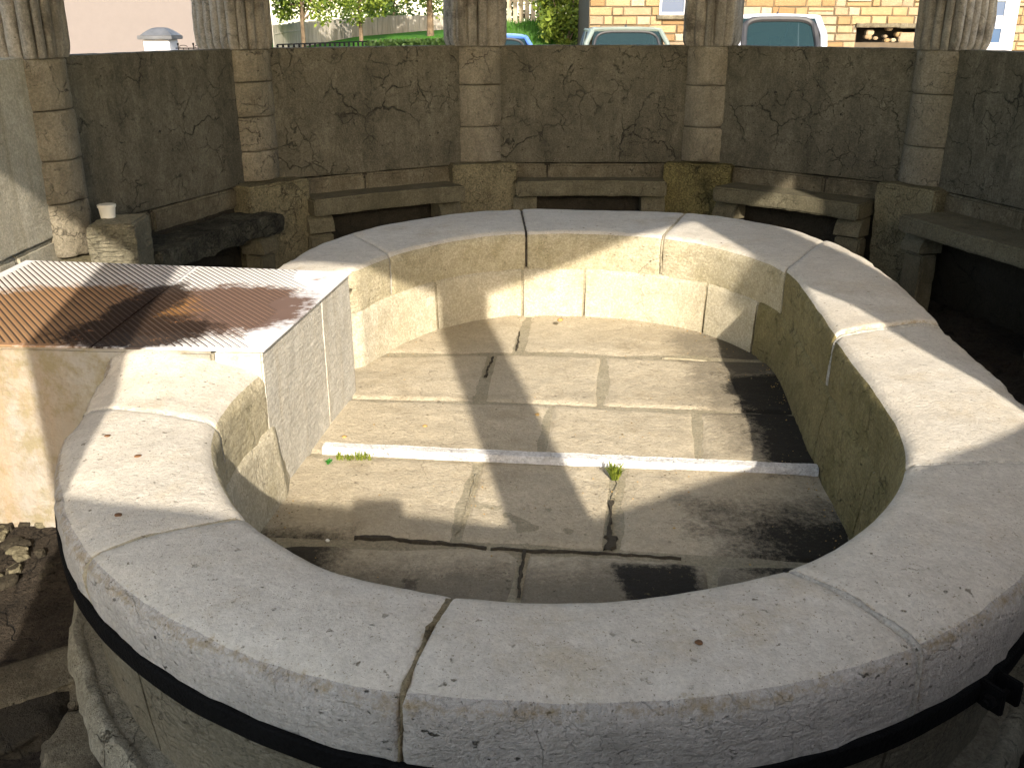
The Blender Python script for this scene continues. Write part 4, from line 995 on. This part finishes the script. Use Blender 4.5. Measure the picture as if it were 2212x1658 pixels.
# lawn bank, fences
def sheet(name, pts4, nx, ny, mat, amp=.03, kind='structure', thick=0):
    a, b, c, d_ = [Vector(p) for p in pts4]; rows = []
    for j in range(ny + 1):
        row = []
        for i in range(nx + 1):
            p = a.lerp(b, i / nx).lerp(d_.lerp(c, i / nx), j / ny); p.z += noise.noise(p * .8) * amp; row.append(p)
        rows.append(row)
    mb = MB(); mb.grid(rows); return tag(mb.build(name, mat, None, smooth=True), None, None, None, kind)
sheet('lawn', [(-8, 19, .35), (-.2, 19, 1.22), (-.1, 30.5, 1.66), (-14, 33, 1.0)], 40, 30, M['grass'])
sheet('lawn', [(-.6, 22.2, .25), (1.9, 22.6, .25), (2.6, 29, 1.95), (-1.2, 29, 1.62)], 30, 30, M['grass'], .10)
# tall shaggy grass on the mound
mb = MB(); random.seed(5)
for k in range(9000):
    u, v = random.random(), random.random(); p = Vector((-.6, 22.2, .25)).lerp(Vector((1.9, 22.6, .25)), u).lerp(Vector((-1.2, 29, 1.62)).lerp(Vector((2.6, 29, 1.95)), u), v); p.z += noise.noise(p * .8) * .1
    t_ = p + Vector((random.uniform(-.06, .06), random.uniform(-.06, .06), random.uniform(.08, .2))); mb.add([p - Vector((.012, 0, 0)), p + Vector((.012, 0, 0)), t_], [(0, 1, 2)])
tag(mb.build('grass', M['grassblade'], None, fix=False), 'shaggy bright green grass on the bank left of the stone house', 'grass', None, 'stuff')
def boardfence(name, lab, P, zb_, zt_, bw, mat, gap=.01, cat='fence', jitter=.02):
    th = thing(name, lab, cat, P[0]); mb = MB(); random.seed(len(lab))
    for i in range(len(P) - 1):
        a, b = Vector(P[i]), Vector(P[i+1]); L = (b - a).length; n = int(L / bw); d = (b - a) / L; s = Vector((-d.y, d.x, 0)) * .012
        for k in range(n):
            t0, t1 = k / n, (k + 1) / n; f = (i + (k + .5) / n) / (len(P) - 1); z0 = zb_[i] + (zb_[i+1] - zb_[i]) * t0; z1 = zt_[i] + (zt_[i+1] - zt_[i]) * t0 + random.uniform(-jitter, jitter)
            q0 = a.lerp(b, t0); q1 = a.lerp(b, t1) - d * gap; mb.prism([tuple((q0 - s)[:2]), tuple((q1 - s)[:2]), tuple((q1 + s)[:2]), tuple((q0 + s)[:2])], z0, z1)
    mb.build('boards', mat, th)
    mb = MB()
    for i in range(len(P) - 1):
        a, b = Vector(P[i]), Vector(P[i+1]); s = Vector((0, .03, 0))
        for u in (.3, .75):
            za = zb_[i] + (zt_[i] - zb_[i]) * u; zb2 = zb_[i+1] + (zt_[i+1] - zb_[i+1]) * u; mb.tube([a + s + Vector((0, 0, za - a.z)), b + s + Vector((0, 0, zb2 - b.z))], .025, 4)
    mb.build('rail', mat, th); return th
fz = lambda px, py, Y: ony(px, py, Y).z
P = [ony(x_, 80, y_) for x_, y_ in ((590, 24), (660, 27), (760, 29), (860, 30), (1010, 31))]
for p in P: p.z = 0
boardfence('board_fence', 'pale weathered board fence behind the lawn, stepping up to the right', P, [.9, .95, 1.1, 1.35, 1.45], [fz(590, 56, 24), fz(660, 46, 27), fz(760, 40, 29), fz(860, 34, 30), fz(1010, 32, 31)], .17, M['boards'])
P = [ony(x_, 80, 30) for x_ in (1070, 1185)]
for p in P: p.z = 0
boardfence('picket_fence', 'tall cream picket fence on the bank above the blue car', P, [1.2, 1.3], [2.7, 2.7], .17, M['picket'], .05)
# low slatted guard fence and clipped hedge near the road
P = [ony(595, 80, 11), ony(790, 80, 12.5)]
for p in P: p.z = 0
zt1, zt2 = fz(595, 97, 11), fz(790, 90, 12.5)
lowf = thing('low_fence', 'low dark slatted fence whose top shows just above the parapet left of the hedge', 'fence', (P[0].x, P[0].y, GO)); mb = MB()
for k in range(18):
    q = P[0].lerp(P[1], k / 18); mb.box((q.x, q.y, GO), (q.x + .022, q.y + .02, zt1 + (zt2 - zt1) * k / 34))
mb.build('slats', M['iron'], lowf); mb = MB()
mb.tube([P[0] + Vector((0, .06, zt1 + .0)), P[1] + Vector((0, .06, zt2 + .0))], .008, 6); mb.tube([P[0] + Vector((0, .06, zt1 - .07)), P[1] + Vector((0, .06, zt2 - .07))], .02, 6); mb.build('rail', M['iron'], lowf)
h0 = ony(785, 92, 12.6); h1 = ony(1000, 86, 14)
hd = thing('hedge', 'dark clipped hedge seen above the parapet right of the low fence', 'hedge', (h0.x, h0.y, GO)); mb = MB(); random.seed(3)
for k in range(9000):
    t_ = random.random(); q = h0.lerp(h1, t_); zt_ = q.z; p = Vector((q.x + random.uniform(-.03, .03), q.y + random.uniform(0, .5), GO + (zt_ - GO) * random.random() ** .4)); u = Vector((random.uniform(-1, 1), random.uniform(-1, 1), random.uniform(-.4, 1))).normalized() * .05; w_ = u.cross(Vector((.2, .7, .4))).normalized() * .018
    mb.add([p, p + u * .5 + w_, p + u, p + u * .5 - w_], [(0, 1, 2, 3)])
mb.build('foliage', M['leafdark'], hd, fix=False)
mb = MB(); mb.prism([(h0.x, h0.y + .12), (h1.x, h1.y + .12), (h1.x, h1.y + .38), (h0.x, h0.y + .38)], GO, min(h0.z, h1.z) - .08); mb.build('stem', M['leafdark'], hd)

tree(655, 24, .9, 4.6, 1.2, 'slim tree with loose leaves at the left end of the board fence', 21, 'leaf', 6500, .06, 1.75, .10)
tree(780, 27, 1.1, 4.4, 1.3, 'spreading leafy tree in front of the middle of the board fence', 22, 'leaf', 7500, .06, 2.15, .10)
tree(930, 27, 1.35, 4.2, 1.1, 'small dark-trunked tree on the lawn near the straight-ahead column', 23, 'leaf', 5500, .10, 1.85, .10)
tree(850, 36, 1.2, 5, 2.4, 'darker bushy tree behind the board fence', 24, 'leafdark', 8000, .12, 2.7, .16)
bush(1225, 26, 1.15, 1.1, 'tall yellow-green bush between the picket fence and the stone house', 25, 'leaf', 5500, (.9, .6, 1.1), .12)
bush(1120, 34, 1.6, 1.3, 'dark shrub showing between the cream pickets', 26, 'leafdark', 3000, (1, .6, 1), .14)

# stone house
FY = 22.0
sh = thing('stone_house', 'ochre stone house behind the parked cars', 'house', (6, FY, GO))
x0 = ony(1272, 60, FY).x; x1 = 15.0
win = (ony(1424, 30, FY).x, ony(1424, 30, FY).x + 1.15, fz(1424, 33, FY), fz(1424, 33, FY) + 1.4)
vent = (ony(1850, 70, FY).x, ony(1990, 70, FY).x, fz(1850, 92, FY), fz(1850, 60, FY))
door = (ony(2122, 50, FY).x, ony(2176, 50, FY).x, GO, fz(2140, 0, FY) + 1.2)
def hit(a, b, c, d_, q): return a < q[1] and b > q[0] and c < q[3] and d_ > q[2]
random.seed(42); mb = MB(); z = GO - .1
while z < 6.0:
    hgt = random.uniform(.14, .20); x = x0 + random.uniform(0, .12)
    xx = x0
    while xx < x1:
        l = random.choice((.22, .3, .38, .5, .62)) * random.uniform(.8, 1.2); a, b = xx + .009, min(xx + l - .009, x1)
        segs = [(a, b)]
        for q in (win, vent, door):
            ns = []
            for (c, e_) in segs:
                if hit(c, e_, z, z + hgt, q):
                    if c < q[0] - .05: ns.append((c, q[0] - .01))
                    if e_ > q[1] + .05: ns.append((q[1] + .01, e_))
                else: ns.append((c, e_))
            segs = ns
        for c, e_ in segs:
            if e_ - c < .04: continue
            pz = [(z + .009, z + hgt - .009)]
            if hgt > .17 and random.random() < .3 and e_ - c > .3: pz = [(z + .009, z + hgt * .5 - .006), (z + hgt * .5 + .006, z + hgt - .009)]
            for q0, q1 in pz:
                j = [random.uniform(-.008, .008) for _ in range(8)]; pd = random.uniform(.015, .045); i_ = .016
                vs = [(c + j[0], FY, q0 + j[1]), (e_ + j[2], FY, q0 + j[3]), (e_ + j[4], FY, q1 + j[5]), (c + j[6], FY, q1 + j[7])]
                vs2 = [(c + i_, FY - pd, q0 + i_), (e_ - i_, FY - pd, q0 + i_), (e_ - i_, FY - pd + .006, q1 - i_), (c + i_, FY - pd + .004, q1 - i_)]
                mb.add(vs + vs2, [(4,5,6,7),(0,1,5,4),(1,2,6,5),(2,3,7,6),(3,0,4,7)])
        xx += l
    z += hgt
mb.build('stonework', M['facade'], sh, fix=False)
mb = MB()                                      # mortar wall with real openings
cutsx = sorted([x0, x1, win[0], win[1], vent[0], vent[1], door[0], door[1]]); cutsz = sorted([GO - .2, 6.2, win[2], win[3], vent[2], vent[3], door[3]])
for i in range(len(cutsx) - 1):
    for k in range(len(cutsz) - 1):
        a, b, c, e_ = cutsx[i], cutsx[i+1], cutsz[k], cutsz[k+1]
        if any(hit(a + .001, b - .001, c + .001, e_ - .001, q) for q in (win, vent, door)): continue
        mb.add([(a, FY, c), (b, FY, c), (b, FY, e_), (a, FY, e_)], [(0, 1, 2, 3)])
mb.add([(x0, FY, GO - .2), (x0, FY + 8, GO - .2), (x0, FY + 8, 6.2), (x0, FY, 6.2)], [(0,1,2,3)]); mb.add([(x1, FY, GO - .2), (x1, FY + 8, GO - .2), (x1, FY + 8, 6.2), (x1, FY, 6.2)], [(0,1,2,3)])
mb.add([(x0, FY + 8, GO - .2), (x1, FY + 8, GO - .2), (x1, FY + 8, 6.2), (x0, FY + 8, 6.2)], [(0,1,2,3)])
mb.add([(x0, FY + .5, GO), (x1, FY + .5, GO), (x1, FY + .5, 6.2), (x0, FY + .5, 6.2)], [(0,1,2,3)], 1)
mb.build('wall', [M['joint'], M['dark']], sh, fix=False)
mb = MB(); mb.v = [(x0-.3,FY-.4,6.2),(x1+.3,FY-.4,6.2),(x1+.3,FY+8.4,6.2),(x0-.3,FY+8.4,6.2),(x0-.3,FY+4,8.8),(x1+.3,FY+4,8.8)]; mb.f = [(0,1,5,4),(3,4,5,2),(0,4,3),(1,2,5),(0,3,2,1)]; mb.mi = [0]*5
mb.build('roof', M['tile'], sh)
wn = MB(); fx = .06
for a, b, c, e_ in ((win[0], win[0]+fx, win[2], win[3]), (win[1]-fx, win[1], win[2], win[3]), (win[0]+fx, win[1]-fx, win[2], win[2]+fx), (win[0]+fx, win[1]-fx, win[3]-fx, win[3]), ((win[0]+win[1])/2-.03, (win[0]+win[1])/2+.03, win[2]+fx, win[3]-fx)): wn.box((a, FY + .08, c), (b, FY + .14, e_))
wo_ = wn.build('window', M['whitepaint'], sh)
mb = MB(); mb.box((win[0] + fx, FY + .10, win[2] + fx), (win[1] - fx, FY + .115, win[3] - fx)); mb.build('pane', M['winglass'], wo_)
mb = MB(); mb.box((win[0] - .06, FY - .10, win[2] - .085), (win[1] + .06, FY + .2, win[2] - .003)); mb.build('sill', M['course'], sh, bevel=.008, smooth=True)
# broken sill over a dark hollow
mb = MB(); mb.box((vent[0] - .05, FY - .14, vent[3] + .002), (vent[0] + (vent[1] - vent[0]) * .62, FY + .1, vent[3] + .09)); mb.box((vent[0] + (vent[1] - vent[0]) * .63, FY - .10, vent[3] - .01), (vent[1] + .1, FY + .1, vent[3] + .09)); mb.build('broken_sill', M['course'], sh, bevel=.012, rough=.02, rs=9, sub=.08, smooth=True)
mb = MB(); random.seed(9)
for k in range(16):
    xx = vent[0] + .1 + (vent[1] - vent[0] - .3) * random.random(); zz = vent[2] + random.uniform(0, .26); r_ = random.uniform(.05, .11); mb.box((xx, FY + .02, zz), (xx + r_ * 1.6, FY + .2, zz + r_))
mi_ = MB(); mi_.box((vent[0] + .95, FY + .0, vent[2]), (vent[1], FY + .2, vent[3] - .1)); mi_.build('infill_block', M['facade'], sh, bevel=.02, seg=2, smooth=True); mb.build('rubble_infill', M['facade'], sh, bevel=.02, seg=2, smooth=True)
# white door with a glass strip
dr_ = MB(); a, b = door[0], door[1]; fz0 = GO; g0, g1 = ony(2136, 50, FY).x, ony(2160, 50, FY).x; gz0, gz1 = fz(2140, 92, FY), fz(2140, 3, FY)
for q in ((a, g0, fz0, door[3]), (g1, b, fz0, door[3]), (g0, g1, fz0, gz0), (g0, g1, gz1, door[3])): dr_.box((q[0], FY - .12, q[2]), (q[1], FY - .06, q[3]))
dr_.box((b - .02, FY - .118, fz0), (b + .14, FY + .3, door[3] - .01)); do = dr_.build('door', M['whitepaint'], sh)
mb = MB(); mb.box((g0, FY - .10, gz0), (g1, FY - .085, gz1)); mb.build('pane', M['winglass'], do)
mb = MB(); mb.box((g0 + .09, FY - .125, fz(2140, 62, FY)), (g1 - .02, FY - .104, fz(2140, 34, FY))); mb.build('notice', M['whitepaint'], do)
mb = MB(); mb.tube([(a + .06, FY - .16, fz(2128, 88, FY)), (a + .06, FY - .16, fz(2128, 68, FY))], .015, 6); mb.build('handle', M['trim'], do)

# ------------------------------------------------------------------ cars (rear towards the viewer)
def car(name, lab, x, y, W, H, Lc, paintm, van=False, wiper=True, rot=0):
    th = thing(name, lab, 'car', (x, y, GO), 'cars parked in front of the stone house')
    hw = W / 2; belt = H * (.60 if not van else .58); roofw = hw * (.74 if not van else .80); rear = 0.0
    T = lambda u, v, z: (x + u, y + v, GO + z)
    # lower body as a loft along the length
    st_ = [(0.0, .90, .38, belt - .14), (.04, .97, .26, belt - .04), (.15, 1.0, .22, belt), (Lc * .35, 1.0, .20, belt), (Lc * .6, 1.0, .20, belt - .01), (Lc * .72, .99, .2, belt - .06), (Lc * .9, .95, .22, belt - .16), (Lc * .98, .85, .28, belt - .28), (Lc, .78, .36, belt - .36)]
    rows = []
    for v, k, z0, z1 in st_:
        a = hw * k; row = []
        for u, z in ((-a * .9, z0), (-a * .98, z0 + (z1 - z0) * .25), (-a, z0 + (z1 - z0) * .6), (-a * .965, z0 + (z1 - z0) * .92), (-a * .90, z1), (-a * .4, z1 + .012), (0, z1 + .015), (a * .4, z1 + .012), (a * .90, z1), (a * .965, z0 + (z1 - z0) * .92), (a, z0 + (z1 - z0) * .6), (a * .98, z0 + (z1 - z0) * .25), (a * .9, z0)): row.append(T(u, v, z))
        rows.append(row)
    mb = MB(); b0 = mb.grid(rows, True); n = 13; mb.f += [tuple(b0 + q for q in range(n)), tuple(b0 + (len(rows)-1)*n + q for q in range(n))]; mb.mi += [0, 0]
    body = mb.build('body', paintm, th, smooth=True, sharp=35)
    rb, rt, ft, fb = .06, (.34 if not van else .46), Lc * .52, Lc * .74   # rear glass base/top, windscreen top/base
    bw = hw * .90
    # roof skin
    rows = []
    for v, k, dz in ((rt - .05, .97, -.035), (rt, .99, -.01), (rt + .3, 1, .0), ((rt + ft) / 2, 1, .0), (ft - .2, .99, -.01), (ft, .97, -.04)):
        a = roofw * k; rows.append([T(-a * 1.03, v, H - .075 + dz), T(-a, v, H - .04 + dz), T(-a * .88, v, H - .014 + dz), T(-a * .45, v, H - .002 + dz), T(0, v, H + dz), T(a * .45, v, H - .002 + dz), T(a * .88, v, H - .014 + dz), T(a, v, H - .04 + dz), T(a * 1.03, v, H - .075 + dz)])
    mb = MB(); mb.grid(rows); mb.build('roof', paintm, th, smooth=True, sharp=50)
    zr = H - .07
    # pillars
    mb = MB(); pr_ = .045 if not van else .06
    for s in (-1, 1):
        mb.tube([T(s * bw * .99, rb, belt - .03), T(s * (bw * .93 + roofw * .07), rb + (rt - rb) * .45, (belt + zr) / 2 + .04), T(s * roofw * 1.0, rt - .01, zr)], pr_, 8)
        mb.tube([T(s * bw, Lc * .42, belt - .02), T(s * roofw * 1.02, Lc * .40, zr)], .03, 6)
        mb.tube([T(s * bw, fb, belt - .06), T(s * roofw * 1.0, ft, zr)], .035, 6)
        mb.tube([T(s * roofw * 1.02, rt, zr), T(s * roofw * 1.02, ft, zr)], .035, 6)
        mb.tube([T(s * bw * 1.0, Lc * .18, belt - .02), T(s * roofw * 1.02, Lc * .2, zr)], pr_ * .9, 6)
    mb.tube([T(-roofw, rt - .01, zr + .012), T(0, rt - .02, zr + .03), T(roofw, rt - .01, zr + .012)], .035, 6)
    mb.build('pillars', paintm, th, smooth=True)
    # glass
    def pane(nm, pts, m_=M['glass']):
        mb = MB(); mb.add([T(*p) for p in pts], [tuple(range(len(pts)))]); return mb.build(nm, m_, th, fix=False)
    pane('rear_window', [(-bw * .93, rb, belt), (bw * .93, rb, belt), (roofw * .95, rt - .02, zr), (-roofw * .95, rt - .02, zr)])
    pane('windscreen', [(-bw * .95, fb, belt - .05), (bw * .95, fb, belt - .05), (roofw * .97, ft, zr), (-roofw * .97, ft, zr)])
    for s in (-1, 1):
        pane('side_window', [(s * bw, rb + .08, belt), (s * bw, Lc * .40, belt), (s * roofw * 1.01, Lc * .39, zr), (s * roofw * 1.01, rt, zr)]); pane('side_window', [(s * bw, Lc * .43, belt), (s * bw, fb - .1, belt - .03), (s * roofw * 1.01, ft - .02, zr), (s * roofw * 1.01, Lc * .42, zr)])
    # dark seal round the rear window
    mb = MB(); loop = []
    for k in range(33):
        a_ = 2 * math.pi * k / 32; cx_ = math.copysign(abs(math.cos(a_)) ** .45, math.cos(a_)); t_ = .5 + .46 * math.copysign(abs(math.sin(a_)) ** .45, math.sin(a_))
        loop.append(T((bw * .88 * (1 - t_) + roofw * .88 * t_) * cx_, rb + (rt - rb) * t_ - .02, belt + (zr - belt) * t_))
    mb.tube(loop, .024 if not van else .055, 8); mb.build('window_seal', M['trim'], th, smooth=True)
    mb = MB()
    mb.tube([T(-.05, rb - .03, belt + .03), T(.25, rb, belt + .07), T(.50, rb + .01, belt + .06)], .010, 5); mb.build('wiper', M['trim'], th)
    mb = MB(); mb.box(T(-.16, rt + .02, zr - .05), T(.16, rt + .04, zr - .035)); mb.build('brake_light', M['redlamp'] if van else M['trim'], th)
    # seats
    for v in (Lc * .25, Lc * .47):
        for s in (-.36, .36):
            mb = MB(); mb.box(T(s * W / 1.7 - .20, v, .45), T(s * W / 1.7 + .20, v + .12, belt + .10)); mb.box(T(s * W / 1.7 - .11, v + .01, belt + .13), T(s * W / 1.7 + .11, v + .10, belt + .31)); mb.build('seat', M['seat'], th, bevel=.03, seg=3, smooth=True)
    mb = MB(); mb.box(T(-.55, Lc * .62, .6), T(.55, Lc * .74, belt + .02)); mb.build('dashboard', M['trim'], th, bevel=.03, smooth=True)
    for s in (-1, 1):
        mb = MB(); mb.box(T(s * hw * .98 - .09 * (s < 0) - .0, Lc * .66, belt + .0), T(s * hw * .98 + .18 * s + .09 * (s > 0), Lc * .66 + .09, belt + .14)); mb.build('wing_mirror', paintm, th, bevel=.025, seg=3, smooth=True)
        mb = MB(); mb.box(T(s * hw * .93 - .08, -.012, belt - .26), T(s * hw * .93 + .06, .16, belt - .02)); mb.build('tail_light', M['redlamp'], th, bevel=.02, seg=2, smooth=True)
        for v in (.62, Lc - .75):
            mb = MB(); mb.tube([T(s * (hw - .19), v, .30), T(s * (hw + .005), v, .30)], .30, 24); wh = mb.build('wheel', M['tyre'], th, smooth=True, sharp=40)
            mb = MB(); mb.tube([T(s * (hw - .1), v, .30), T(s * (hw + .012), v, .30)], .19, 16); mb.build('rim', M['rim'], wh, smooth=True, sharp=40)
    mb = MB(); mb.box(T(-.26, -.02, .42), T(.26, .0, .53)); mb.build('number_plate', M['whitepaint'], th)
    mb = MB(); mb.box(T(-hw * .88, -.035, .28), T(hw * .88, .06, .40)); mb.build('bumper', M['trim'], th, bevel=.02, seg=2, smooth=True)
    mb = MB(); mb.tube([T(0, rt + .1, H), T(0, rt + .02, H + .10)], .006, 5); mb.tube([T(0, rt + .13, H - .01), T(0, rt + .09, H + .012)], .02, 6); mb.build('aerial', M['trim'], th)
    return th
cy = 17.6
car('hatchback', 'grey-green hatchback parked with its rear window just above the parapet', ony(1358, 60, cy).x, cy, 1.62, fz(1358, 57, cy + .3) - GO, 3.7, M['cargrey'])
car('minivan', 'white minivan with a large rounded rear window, parked before the stone house', ony(1695, 60, cy).x, cy, 1.72, fz(1695, 29, cy + .3) - GO, 4.2, M['carwhite'], True)
car('blue_car', 'blue car showing only its roof beside the straight-ahead column', ony(1062, 60, cy + .4).x, cy + .4, 1.66, fz(1062, 73, cy + .6) - GO, 3.7, M['carblue'])
